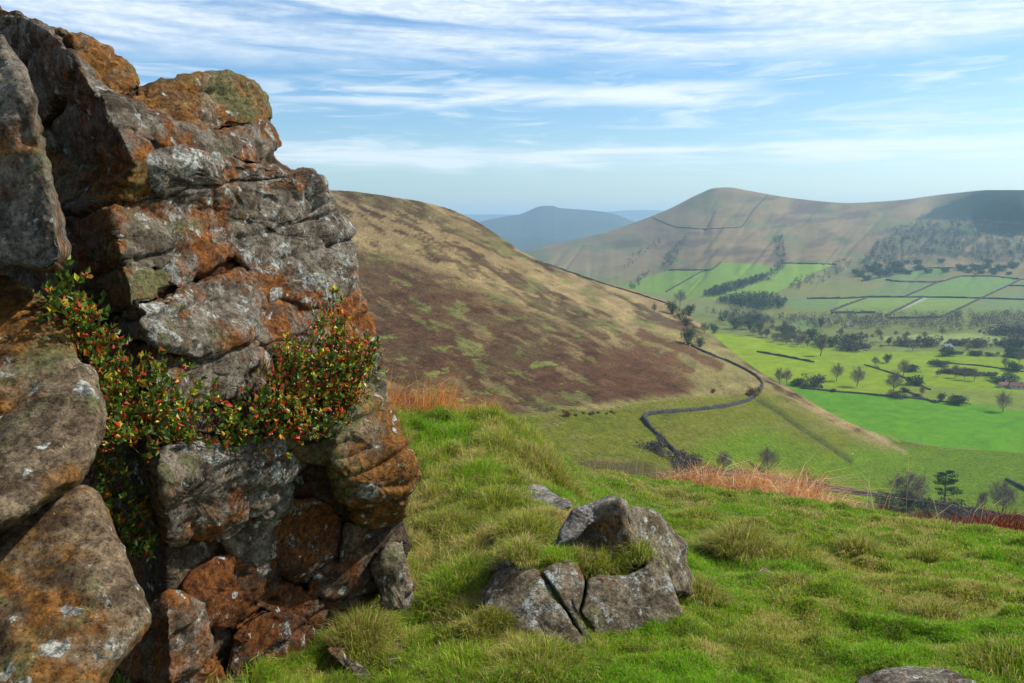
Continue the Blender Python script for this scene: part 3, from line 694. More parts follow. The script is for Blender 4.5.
PROTO = {'round': bare_proto(201, spread=0.36, rise=0.12, ntw=1300), 'tall': bare_proto(202, spread=0.24, rise=0.2, ntw=1100),
         'wide': bare_proto(203, spread=0.44, rise=0.10, n0=9, ntw=1500, tf=0.2), 'oak': bare_proto(204, spread=0.40, rise=0.12, ntw=1700, tf=0.25),
         'pine': pine_proto(205), 'bush': leafy_proto(206, 'bush', 3.0, 6.0, M_brush, 14, 1400, 0.3), 'ever': leafy_proto(207, 'evergreen_tree', 8.0, 8.0, M_bushleaf, 26, 2200, 0.30, 0.9),
         'spring': leafy_proto(208, 'leafing_tree', 8.0, 7, M_budleaf, 16, 1200, 0.3, 0.9), 'gbush': leafy_proto(209, 'bush', 3.0, 6.0, M_budleaf, 12, 1200, 0.25),
         'dbush': leafy_proto(210, 'bush', 3.0, 6.5, M_bushleaf, 14, 1500, 0.28), 'rbush': leafy_proto(211, 'bush', 3.0, 5.0, M_russet, 12, 1200, 0.22),
         'brush': leafy_proto(212, 'bush', 3.0, 8.0, M_brush, 18, 1800, 0.25)}
used = {}
def plant(kind, px, v, hpx, label, group=None, wide=1.0, bv=None, cat=None):
    p = hit(px, v) if bv is None else ray(bv, px, v)
    if p is None: return None
    src = PROTO[kind]
    dep = (p[1]) * cT - (p[2] - EYE[2]) * sT
    s = hpx / F * dep / src['hh']
    o = src if kind not in used else copy_tree(src)
    used[kind] = 1
    # give each copy its own turn (pine keeps its side: its long low bough points right)
    o.location = p + np.array([0, 0, -0.05 * s]); o.scale = (s * wide, s * wide, s)
    o.rotation_euler = (0, 0, 0 if kind == 'pine' else random.uniform(0, 6.28))
    tag(o, label, cat or ('bush' if 'bush' in kind or kind == 'brush' else 'tree'), group)
    return o
TREES = [
 ('oak', 908, 509, 43, 'large bare spreading tree left of the dark pine at the valley foot', 1.25),
 ('pine', 944, 505, 37, 'dark evergreen pine with a low bough reaching right, at the valley foot', 1.0),
 ('tall', 981, 512, 24, 'slim bare sapling between the pine and the bare tree at the right edge', 0.9),
 ('oak', 1002, 516, 40, 'tall bare round-crowned tree right of the dark pine', 1.0),
 ('round', 1032, 520, 34, 'bare tree cut by the right edge of the photo', 1.0),
 ('wide', 768, 474, 32, 'bare round tree standing over the dry stone wall above the orange bracken', 1.0),
 ('round', 724, 473, 26, 'small bare tree by the wall left of the round one above the bracken', 1.05),
 ('round', 660, 446, 17, 'little bare hawthorn beside the bend in the dry stone wall', 1.0),
 ('wide', 1003, 412, 24, 'lone bare tree in the vivid green field at the right', 0.95),
 ('round', 779, 385, 20, 'left bare tree of the close pair beyond the spur nose', 0.85),
 ('round', 787, 385, 19, 'right bare tree of the close pair beyond the spur nose', 0.85),
 ('wide', 836.5, 381, 21, 'bare tree on a clear trunk, left of two above the vivid green field', 0.95),
 ('wide', 857, 387, 24, 'bare tree on a clear trunk, right of two above the vivid green field', 0.95),
 ('round', 894, 395, 29, 'tall twiggy tree at the corner of the vivid green field', 0.9),
 ('round', 903, 376, 19, 'bare tree behind the tall twiggy one in the middle of the valley', 1.1),
 ('tall', 820.5, 356, 22, 'tall bare tree past the right end of the free-standing straight wall', 1.1),
 ('round', 922, 397, 13, 'small bare tree between the tall twiggy tree and the dark hedge bushes', 0.8),
 ('ever', 941, 402, 9, 'small dark tree left of the dark hedge bush on the vivid field edge', 1.0),
 ('round', 875, 366, 11, 'small bare tree left of the round dark evergreen in mid valley', 1.2),
 ('ever', 887, 363, 9, 'round dark evergreen in mid valley', 1.1),
 ('tall', 938, 377, 7, 'tiny bare tree left of the row of three in the valley', 1.4),
 ('round', 955, 378, 15, 'first from the left of the row of three bare valley trees', 0.9),
 ('round', 964, 380, 15, 'middle one of the row of three bare valley trees', 0.9),
 ('round', 974, 381, 15, 'last on the right of the row of three bare valley trees', 0.95),
 ('round', 1005, 368, 13, 'bare round tree above the farm sheds', 1.0),
 ('round', 1019, 364, 14, 'bare tree right of the round one above the farm sheds', 0.9),
 ('ever', 821, 327, 9, 'dark narrow evergreen standing in the valley floor wood', 0.7),
 ('wide', 680, 306, 19, 'dark domed tree breaking the line of the spur crest', 1.0),
 ('round', 654, 313, 11, 'small bare thorn alone on the straw-coloured crest', 0.9),
 ('ever', 672, 314, 12, 'green scrubby tree just below the domed tree, leftmost of its clump', 1.2),
 ('spring', 681, 320, 13, 'greenish scrubby tree in the middle of the clump on the crest', 1.0),
 ('ever', 689, 316, 11, 'green scrubby tree right of the clump middle on the crest', 1.2),
 ('ever', 686, 326, 9, 'lowest dark scrubby tree of the clump on the crest', 1.2),
 ('ever', 688, 345, 17, 'dark wind-bent tree where the long dry stone wall starts', 1.1),
 ('ever', 700, 347, 9, 'dark squat tree right of the wind-bent one by the start of the wall', 1.3),
 ('round', 704, 334, 13, 'bare round tree between the crest clump and the wood belt', 1.2),
 ('ever', 714, 333, 9, 'small dark tree at the left end of the wood belt', 1.2),
 ('spring', 723, 321, 10, 'pale green tree at the upper left of the wood belt', 1.1),
]
for k, px, v, h, lb, w in TREES: plant(k, px, v, h, lb, None, w)
BUSHES = [
 ('brush', 817, 387, 11, 'wide dark bush left of the two clear-trunked trees', 0.75),
 ('dbush', 956, 404, 8, 'dark low hedge bush at the far edge of the vivid green field', 1.3),
 ('dbush', 915, 385, 8, 'small dark bush right of the tall twiggy tree', 1.1),
 ('gbush', 981, 521, 10, 'round bright green bush at the wall foot right of the pine', 0.9),
 ('dbush', 884, 505, 8, 'dark green bush against the wall left of the spreading tree', 2.0),
 ('dbush', 910, 508, 15, 'dense dark bush around the foot of the spreading tree', 0.8),
 ('brush', 957, 514, 13, 'wide brown scrub bush below the pine', 1.1),
 ('brush', 985, 522, 10, 'brown scrub bush at the right under the bare trees', 1.3),
 ('brush', 930, 512, 11, 'brown scrub bush between spreading tree and pine', 1.0),
 ('brush', 659, 452, 10, 'dark scrub under the little hawthorn by the wall', 1.2),
 ('brush', 683, 463, 12, 'dark scrub on the wall line below the little hawthorn', 1.1),
 ('brush', 694, 477, 16, 'lowest dark scrub on the wall line above the bracken', 1.2),
 ('brush', 812, 494, 15, 'olive-brown scrub beyond the right end of the orange bracken', 0.8),
 ('rbush', 752, 397, 9, 'russet shrub tucked inside the tight bend of the wall', 1.1),
 ('rbush', 713, 393, 4, 'small russet shrub on the path below the red heather', 1.0),
 ('rbush', 567, 416, 6, 'small russet bush alone at the top of the pasture', 1.0),
 ('dbush', 1015, 371, 8, 'dark bush at the right edge above the farm sheds', 1.2),
 ('dbush', 1004, 382, 6, 'dark hedge bush behind the farm sheds', 2.4),
 ('dbush', 977, 356, 5, 'dark round bush on the far pasture edge', 1.0),
 ('dbush', 1013, 356, 9, 'dark tall bush at the right edge on the far pasture', 1.0),
 ('dbush', 948, 356, 8, 'dark bush beside the small farmhouse', 1.0),
 ('dbush', 806, 388, 4, 'tiny dark bush between the wide dark bush and the spur', 1.3),
]
for k, px, v, h, lb, w in BUSHES: plant(k, px, v, h, lb, None, w)
# belts of trees one can count, too alike to tell apart
r_ = np.random.default_rng(77)
belt = scatter_poly([(712, 320), (718, 318), (760, 322), (800, 335), (835, 345), (850, 343), (850, 350), (810, 349), (770, 343), (735, 333)], 62, 301)
for i, p in enumerate(belt):
    q = proj(p); plant(['round', 'tall', 'wide', 'round', 'ever'][i % 5], float(q[0]), float(q[1]), 8 + 4 * r_.random(), 'small bare tree in the wood belt running down behind the spur', 'trees of the wood belt behind the spur', 1.2)
belt = scatter_poly([(835, 336), (1030, 334), (1030, 350), (930, 352), (835, 350)], 60, 302)
for i, p in enumerate(belt):
    q = proj(p); plant(['round', 'tall', 'wide', 'brush', 'round'][i % 5], float(q[0]), float(q[1]), 5 + 5 * r_.random(), 'small tree in the loose line across the far end of the valley pastures', 'trees across the far pastures', 1.15, cat='tree')
hedg = [((795, 385), (830, 389)), ((800, 389), (905, 398)), ((860, 364), (925, 390)), ((880, 352), (960, 371)), ((905, 371), (1024, 378)), ((925, 352), (1024, 358)), ((905, 392), (935, 404))]
for a, b in hedg:
    n = int((b[0] - a[0]) / 7)
    for i in range(n):
        t = (i + r_.random()) / n
        if r_.random() < 0.42: plant(['dbush', 'brush', 'round', 'brush'][i % 4], a[0] + (b[0]-a[0])*t, a[1] + (b[1]-a[1])*t, 2.5 + 4 * r_.random(), 'small hedge bush along a valley field boundary', 'hedge bushes along the valley fields', 1.3, cat='bush')
for i in range(9):
    plant('brush', 573 + i * 5.2 + r_.uniform(-2.2, 2.2), 414.5 - 0.35 * i + 2 * r_.random(), 1.3 + 1.2 * r_.random(), 'tiny dark rush tuft in a row across the top of the pasture', 'row of dark tufts on the pasture', 0.8, cat='tuft')
for i, p in enumerate(scatter_poly([(830, 285), (850, 270), (900, 262), (1024, 262), (1024, 276), (940, 272), (880, 282)], 40, 303, BV)):
    q = proj(p); plant('dbush', float(q[0]), float(q[1]), 3 + 3 * r_.random(), 'small dark tree dotted over the rough slope above the walled fields', 'trees dotted on the rough slope', 1.0, bv=BV, cat='tree')

# ------------------------------------------------------------------ dry stone walls
def wall(pts, h, th, label, bv=None, step=1.2, name='dry_stone_wall', mat=None, group=None):
    pts = np.array(pts, float); seg = np.hypot(*np.diff(pts, axis=0).T); s = np.concatenate([[0], np.cumsum(seg)])
    n = max(4, int(s[-1] / step)); t = np.linspace(0, s[-1], n)
    g = [(hit(a, b) if bv is None else ray(bv, a, b)) for a, b in zip(np.interp(t, s, pts[:, 0]), np.interp(t, s, pts[:, 1]))]
    g = np.array([q for q in g if q is not None]); n = len(g)
    # keep a gentle path
    for _ in range(2): g[1:-1] = (g[:-2] + 2 * g[1:-1] + g[2:]) / 4
    # refine along
    L = np.concatenate([[0], np.cumsum(np.linalg.norm(np.diff(g, axis=0), axis=1))]); m = int(min(1200, max(n, L[-1] / max(th * 0.6, 0.5))))
    tt = np.linspace(0, L[-1], m); g = np.stack([np.interp(tt, L, g[:, k]) for k in range(3)], 1)
    d = np.gradient(g, axis=0); d[:, 2] = 0; d /= np.linalg.norm(d, axis=1, keepdims=True) + 1e-9; nrm = np.stack([d[:, 1], -d[:, 0], 0 * d[:, 0]], 1)
    r = np.random.default_rng(int(pts.sum()) % 9999); top = h * (0.80 + 0.24 * r.random(m) + 0.22 * vnoise(np.stack([np.arange(m) / 9.0, np.zeros(m), np.zeros(m)], -1), 5))
    prof = [(-0.55, -0.5), (-0.5, 0.45), (-0.34, 0.97), (0.0, 1.08), (0.34, 0.97), (0.5, 0.45), (0.55, -0.5)]
    V = np.stack([g + nrm * (a * th * (1 + 0.15 * r.normal(size=(m, 1)))) + np.array([0, 0, 1]) * (b * top[:, None]) for a, b in prof], 1)
    k = len(prof); Fc = [grid_faces(m, k), np.array([[i for i in range(k)], [(m - 1) * k + i for i in reversed(range(k))]])]
    o0 = g[m // 2]
    o = mesh_np(name, V, Fc, mat or M_drystone, smooth=False, origin=o0)
    return tag(o, label, 'wall', group)
wall([(691, 346), (705, 353), (726, 361), (745, 370), (757, 377), (763, 384), (760, 392), (748, 401), (725, 407), (700, 410), (665, 413), (647, 415), (643, 419), (650, 428), (662, 439), (674, 452), (686, 466), (700, 480), (712, 492)], 1.7, 1.5,
     'long dark dry stone wall winding down the spur in a wide bend', BH)
wall([(698, 474), (740, 476), (790, 483), (840, 492), (873, 495.5), (905, 500), (935, 505), (960, 510), (990, 515), (1024, 520), (1080, 528)], 2.3, 1.6, 'dark wall at the foot of the pasture behind the bracken and the pine', BH)
wall([(1006, 480), (1024, 490), (1060, 506)], 1.8, 1.5, 'short dark wall slanting off the right edge behind the bare tree')
wall([(536, 261.5), (560, 269), (600, 283), (640, 295), (675, 306.5)], 1.6, 1.2, 'thin dark wall running along the crest of the heather spur', BH)
wall([(757, 352), (785, 357), (814, 362.5)], 2.0, 1.5, 'straight free-standing wall alone in the green valley field')
for pts, lb in [
    ([(840, 299), (868, 297.5), (928, 297.5), (980, 298.6), (1024, 300)], 'long level wall through the middle of the walled far fields'),
    ([(886, 280), (897, 282), (937, 282.5), (945, 281), (959, 276.5), (994, 276.5), (1018, 279.5), (1060, 282)], 'uppermost wall along the top of the walled far fields'),
    ([(904, 297.3), (937, 283)], 'short slanting wall joining the upper and level walls of the far fields'),
    ([(886, 316), (900, 309), (923, 297.6)], 'slanting wall beside the pale track in the far fields'),
    ([(888, 318.7), (941, 318), (980, 299), (1009, 285.5), (1020, 280)], 'long diagonal wall climbing the far fields to the right'),
    ([(831, 311.5), (850, 304), (866, 298.5)], 'slanting wall at the left end of the far fields'),
    ([(831, 313.2), (875, 313.2)], 'bottom wall of the left far field along the wood'),
    ([(1009, 286), (1030, 286.5)], 'short level wall at the right edge of the far fields'),
    ([(807, 299), (840, 298.6)], 'wall carrying the level field wall further left'),
    ([(653, 218), (674, 227), (704, 229.5), (742, 227.5), (755, 208), (767.6, 195.5)], 'wall dipping across the far peak and up to its right shoulder'),
    ([(668.6, 270.3), (712, 270.3), (721, 262.8)], 'intake wall along the top of the left green far field'),
    ([(666, 292), (689, 279), (704, 270.6)], 'slanting wall dividing the left green far field'),
    ([(781.5, 263.5), (810, 264), (836, 264.5)], 'intake wall along the top of the right green far field'),
    ([(862, 281.5), (885, 277), (930, 268), (960, 268.5)], 'faint wall on the rough slope above the far fields')]:
    wall(pts, 3.0, 2.6, lb, BV, 2.0)
for pts, lb in [([(801, 388.5), (850, 393), (905, 397.5), (935, 401), (965, 403.5)], 'hedge bank along the far edge of the vivid green field'),
                ([(905, 391), (925, 399), (935, 403)], 'dark hedge bank right of the tall twiggy tree'),
                ([(865, 365), (900, 376), (930, 390)], 'faint hedge bank slanting through the middle valley pasture'),
                ([(930, 362), (980, 366), (1024, 372)], 'low hedge bank across the right-hand pastures')
                ]:
    tag(wall(pts, 1.3, 2.0, lb, None, 1.5, 'hedge_bank', M_brush), None, 'hedge')

# ------------------------------------------------------------------ farm buildings
M_farmwall = plain('farm_stone', (0.42, 0.40, 0.36), 0.9, 0.15, 0.6); M_farmroof = plain('farm_roof', (0.16, 0.07, 0.05), 0.8, 0.2, 0.6)
M_slate = plain('slate_roof', (0.13, 0.13, 0.14), 0.7, 0.2, 0.6); M_glass = plain('window_glass', (0.03, 0.035, 0.04), 0.2, 0.1)
def farm(px, v, w, d, h, rz, roofm, label, name='farmhouse'):
    p = hit(px, v); e = empty(name, p, label, 'building'); e.rotation_euler = (0, 0, rz)
    hw, hd = w / 2, d / 2; rh = d * 0.38
    V = [(-hw,-hd,-1),(hw,-hd,-1),(hw,hd,-1),(-hw,hd,-1),(-hw,-hd,h),(hw,-hd,h),(hw,hd,h),(-hw,hd,h),(-hw,0,h+rh),(hw,0,h+rh)]
    o = mesh_np('wall', V, [np.array([[0,1,5,4],[2,3,7,6]]), np.array([[1,2,6,9,5],[3,0,4,8,7]])], M_farmwall, False, parent=e)
    s = 0.5; R = [(-hw-s,-hd-s,h-s*.7),(hw+s,-hd-s,h-s*.7),(hw+s,0,h+rh+.15),(-hw-s,0,h+rh+.15),(hw+s,hd+s,h-s*.7),(-hw-s,hd+s,h-s*.7)]
    R2 = [(a, b, c - 0.25) for a, b, c in R]
    rf = mesh_np('roof', R + R2, np.array([[0,1,2,3],[3,2,4,5],[6,9,8,7],[9,11,10,8],[0,6,7,1],[5,4,10,11],[0,3,9,6],[3,5,11,9],[1,7,8,2],[2,8,10,4]]), roofm, False, parent=e)
    for x in np.linspace(-hw * 0.7, hw * 0.7, 3):
        W = [(x-.6,-hd-.05,h*.45),(x+.6,-hd-.05,h*.45),(x+.6,-hd-.05,h*.8),(x-.6,-hd-.05,h*.8),(x-.6,-hd+.1,h*.45),(x+.6,-hd+.1,h*.45),(x+.6,-hd+.1,h*.8),(x-.6,-hd+.1,h*.8)]
        mesh_np('window', W, np.array([[0,1,2,3],[0,4,5,1],[3,2,6,7],[0,3,7,4],[1,5,6,2]]), M_glass, False, parent=e)
    q = [(hw*.6-.6,-.4,h+rh-.5),(hw*.6+.6,-.4,h+rh-.5),(hw*.6+.6,.4,h+rh-.5),(hw*.6-.6,.4,h+rh-.5)]; q += [(a,b,c+1.8) for a,b,c in q]
    mesh_np('chimney', q, np.array([[0,1,5,4],[1,2,6,5],[2,3,7,6],[3,0,4,7],[4,5,6,7]]), M_farmwall, False, parent=rf)
farm(947, 350, 11, 7, 4.5, 0.3, M_slate, 'small pale farmhouse among dark bushes in the far pastures')
farm(1003, 387, 9, 6, 2.6, 0.2, M_farmroof, 'low reddish-roofed farm shed near the right edge of the valley', 'farm_shed')
farm(1017, 388.5, 12, 7, 3.0, -0.2, M_farmroof, 'larger farm shed with white wall at the very right of the valley', 'farm_shed')
farm(848, 327.5, 10, 7, 4, 0.5, M_slate, 'small pale cottage in the valley floor wood', 'cottage')

# ------------------------------------------------------------------ sheep
M_wool = plain('wool', (0.72, 0.69, 0.62), 1.0, 0.1, 8); M_face = plain('sheep_face', (0.05, 0.045, 0.04), 0.8, 0.1)
def sheep_at(px, v, rz, label):
    p = hit(px, v); e = empty('sheep', p, label, 'sheep'); e.rotation_euler = (0, 0, rz)
    pts = [(-0.5, 0, 0.72), (-0.42, 0, 0.74), (-0.1, 0, 0.74), (0.25, 0, 0.75), (0.42, 0, 0.82), (0.55, 0, 0.95), (0.68, 0, 0.98), (0.82, 0, 0.88)]
    rad = [0.1, 0.24, 0.29, 0.27, 0.17, 0.12, 0.11, 0.05]
    V, Fc = tubes([np.array(pts)], [np.array(rad)], 10); Vs, Fs, b = [V], [Fc], len(V)
    for lx, ly in ((-0.35, 0.14), (-0.35, -0.14), (0.3, 0.13), (0.3, -0.13)):
        v2, f2 = tubes([np.array([(lx, ly, 0.6), (lx - 0.02, ly, 0.33), (lx, ly, 0.0)])], [np.array([0.08, 0.045, 0.035])], 6); Vs.append(v2); Fs.append(f2 + b); b += len(v2)
    v2, f2 = tubes([np.array([(0.62, 0.05, 1.04), (0.6, 0.2, 1.05)]), np.array([(0.62, -0.05, 1.04), (0.6, -0.2, 1.05)])], [np.array([0.04, 0.02])] * 2, 5); Vs.append(v2); Fs.append(f2 + b); b += len(v2)
    Fc = np.concatenate(Fs); V = np.concatenate(Vs); cx = V[Fc][:, :, 0].mean(1); cz = V[Fc][:, :, 2].mean(1)
    fm = ((cx > 0.6) | (cz < 0.42)).astype(int)
    o = mesh_np('body', V, Fc, mats=[M_wool, M_face], fmat=fm, parent=e)
sheep_at(852.5, 455, 0.4, 'white sheep alone on the green slope below the sunken track')
sheep_at(937, 401.5, 2.0, 'white sheep at the edge of the vivid green field')

# ------------------------------------------------------------------ rocks
def outline_pts(o, n, tg=0.32):
    o = np.asarray(o, float); k = len(o); pts = []
    for i in range(k):                                   # closed centripetal-ish spline, corners kept fairly tight
        p0, p1, p2, p3 = o[i - 1], o[i], o[(i + 1) % k], o[(i + 2) % k]
        for t in np.linspace(0, 1, 14, endpoint=False):
            m1 = (p2 - p0) * tg; m2 = (p3 - p1) * tg
            pts.append((2*t**3-3*t**2+1)*p1 + (t**3-2*t**2+t)*m1 + (-2*t**3+3*t**2)*p2 + (t**3-t**2)*m2)
    pts = np.array(pts + [pts[0]]); L = np.concatenate([[0], np.cumsum(np.hypot(*np.diff(pts, axis=0).T))])
    s = np.linspace(0, L[-1], n, endpoint=False)
    return np.stack([np.interp(s, L, pts[:, 0]), np.interp(s, L, pts[:, 1])], 1), L[-1]
def block(name, outline, Y0, T, ax=0.0, ay=0.0, Tb=None, p=2.7, amp=0.02, seed=0, mat=None, parent=None, origin=None, strata=0.0, anchor=None, fold=None, sdir=(0, 0, 1), hf=1.0, surf=None, grow_=0.0, tight=0.32, bed=0.0):
    """a rock: its outline sits on a leaning plane at distance Y0, bulging T metres towards the viewer and Tb behind"""
    bd, per = outline_pts(outline, 24, tight); n = int(np.clip(per / 2.6, 48, 300)); bd, per = outline_pts(outline, n, tight)
    c = bd.mean(0); R = np.hypot(*(bd - c).T).mean(); bd = bd + grow_ * (bd - c) / np.hypot(*(bd - c).T)[:, None];
    nr = int(np.clip(R / 2.6, 10, 60)); Tb = T if Tb is None else Tb
    a0 = anchor if anchor is not None else c
    def pt(s, sign):
        q = c + (bd - c) * s; h = (1 - s ** p) ** (1 / p)
        Y = Y0 + ax * (q[:, 0] - a0[0]) / 100 + ay * (a0[1] - q[:, 1]) / 100
        if surf is not None: Y = surf(q[:, 0], q[:, 1]) + Y0
        if fold is not None:                             # an arris: the surface falls back on one side of it
            fx, fy, dx, dy, am = fold; d = ((q[:, 0] - fx) * dy - (q[:, 1] - fy) * dx) / math.hypot(dx, dy); Y = Y + am * np.maximum(d, 0) / 100
        Y = Y + (-T * h if sign > 0 else Tb * h)
        return P(q[:, 0], q[:, 1], Y)
    ss = np.sin(np.linspace(0, math.pi / 2, nr + 1)); rows = [pt(s, 1) for s in ss[1:]]
    nb = max(6, nr // 3); sb = np.sin(np.linspace(math.pi / 2, 0, nb + 1))
    rows += [pt(s, -1) for s in sb[1:-1]]
    V = np.concatenate([pt(0, 1)[:1]] + rows + [pt(0, -1)[:1]])
    nrow = len(rows); F4 = grid_faces(nrow, n, True) + 1; i = np.arange(n); last = 1 + nrow * n
    F3 = np.concatenate([np.stack([0 * i, (i + 1) % n + 1, i + 1], 1), np.stack([0 * i + last, last - n + i, last - n + (i + 1) % n], 1)])
    F4 = F4[:, ::-1]; F3 = F3[:, ::-1]
    # vertex normals
    N = np.zeros_like(V)
    for Fc in (F4, F3):
        fn = np.cross(V[Fc[:, 1]] - V[Fc[:, 0]], V[Fc[:, 2]] - V[Fc[:, 0]])
        for k in range(Fc.shape[1]): np.add.at(N, Fc[:, k], fn)
    N /= np.linalg.norm(N, axis=1, keepdims=True) + 1e-12
    if np.mean(np.sum(N * (V - V.mean(0)), 1)) < 0: F4 = F4[:, ::-1]; F3 = F3[:, ::-1]; N = -N
    W = V * hf
    d = amp * (1.5 * fbm(W * 3.0, 3, seed) + 0.95 * fbm(W * 9, 5, seed + 3, 0.62)) + 0.42 * amp * fbm(W * 34, 3, seed + 5, 0.7)
    rg = 1 - np.abs(fbm(W * 4.0 + 7, 3, seed + 8)) * 4; d -= amp * 0.9 * np.clip(rg, 0, 1) ** 3           # creases
    if strata:
        u = (V @ np.asarray(sdir, float)) * 26 + 1.6 * fbm(V * 3, 2, seed + 11); d += strata * (np.abs((u % 1.0) - 0.5) ** 0.5 - 0.5 + 0.4 * vnoise(np.stack([u * 0.37, V[:, 0] * 2, V[:, 2]], -1), seed + 12))
    if bed:                                              # bedding cracks running across the whole outcrop
        u = (V[:, 2] - 0.28 * V[:, 0] + 0.05 * fbm(V * 2.2, 3, 41)) * 4.6; fr = np.abs((u % 1.0) - 0.5) * 2; on = sstep(-0.15, 0.1, vnoise(np.stack([np.floor(u) * 3.1, V[:, 0] * 2.2, V[:, 1] * 0.5], -1), 43))
        d -= bed * np.exp(-((1 - fr) / 0.10) ** 2) * on; d += 0.35 * bed * vnoise(np.stack([np.floor(u) * 1.7, V[:, 0] * 1.5, 0 * u], -1), 44)
    V = V + N * d[:, None]
    if origin is None and parent is None: origin = [V[:, 0].mean(), V[:, 1].mean(), V[:, 2].min()]
    return mesh_np(name, V, [F4, F3], mat, parent=parent, origin=origin)

# ---- the crag: one outcrop of joined gritstone blocks
def YG(px): return 2.5 + (px - 60) * 0.0035
crag_o = P(230, 700, 3.2)
crag = empty('rock_outcrop', crag_o, 'big craggy outcrop of orange and grey lichened gritstone blocks overhanging at the left', 'rock outcrop')
def YS(px, v):
    pa = np.interp(v, [0, 70, 130, 165, 210, 290, 340, 450, 520, 700], [60, 80, 118, 135, 112, 128, 150, 158, 165, 170])
    Y = 2.62 + 0.0046 * np.maximum(px - pa, 0) + 0.0068 * np.maximum(pa - px, 0) + 0.0009 * np.clip(330 - v, -150, 330)
    Y = Y + 0.17 * sstep(455, 560, v) * (1 - 0.5 * sstep(330, 400, px) * (1 - sstep(500, 540, v))) - 0.16 * sstep(300, 350, px) * sstep(370, 420, v) * (1 - sstep(490, 530, v))
    return Y + 0.07 * n2(px / 70, v / 50, 3, 77) + 0.16 * sstep(255, 275, px) * sstep(200, 120, v)
def cb(outline, off, T, mat, seed, ax=None, ay=0.0, amp=0.018, p=2.7, label=None, **k):
    c = np.mean(outline, axis=0)
    if ax is None: o = block('block', outline, YG(c[0]) + off, T, 0.35, ay, k.pop('Tb', 0.3), p, amp, seed, mat, crag, crag_o, **k)
    else: o = block('block', outline, off * 0.35, T * 0.52, 0, 0, 0.3, p, amp, 333, mat, crag, crag_o, surf=YS, grow_=4.0, tight=0.22, bed=0.030, **k)
    if label: o['label'] = label
    return o
core = [(-30, 20), (60, 50), (120, 75), (150, 100), (240, 110), (262, 150), (300, 190), (335, 240), (330, 300), (350, 350), (365, 400), (385, 450), (388, 520), (350, 570), (310, 610), (300, 760), (150, 760), (20, 760), (-60, 500)]
cb(core, 0.27, 0.16, R_dark, 300, 0.35, p=6, amp=0.02)
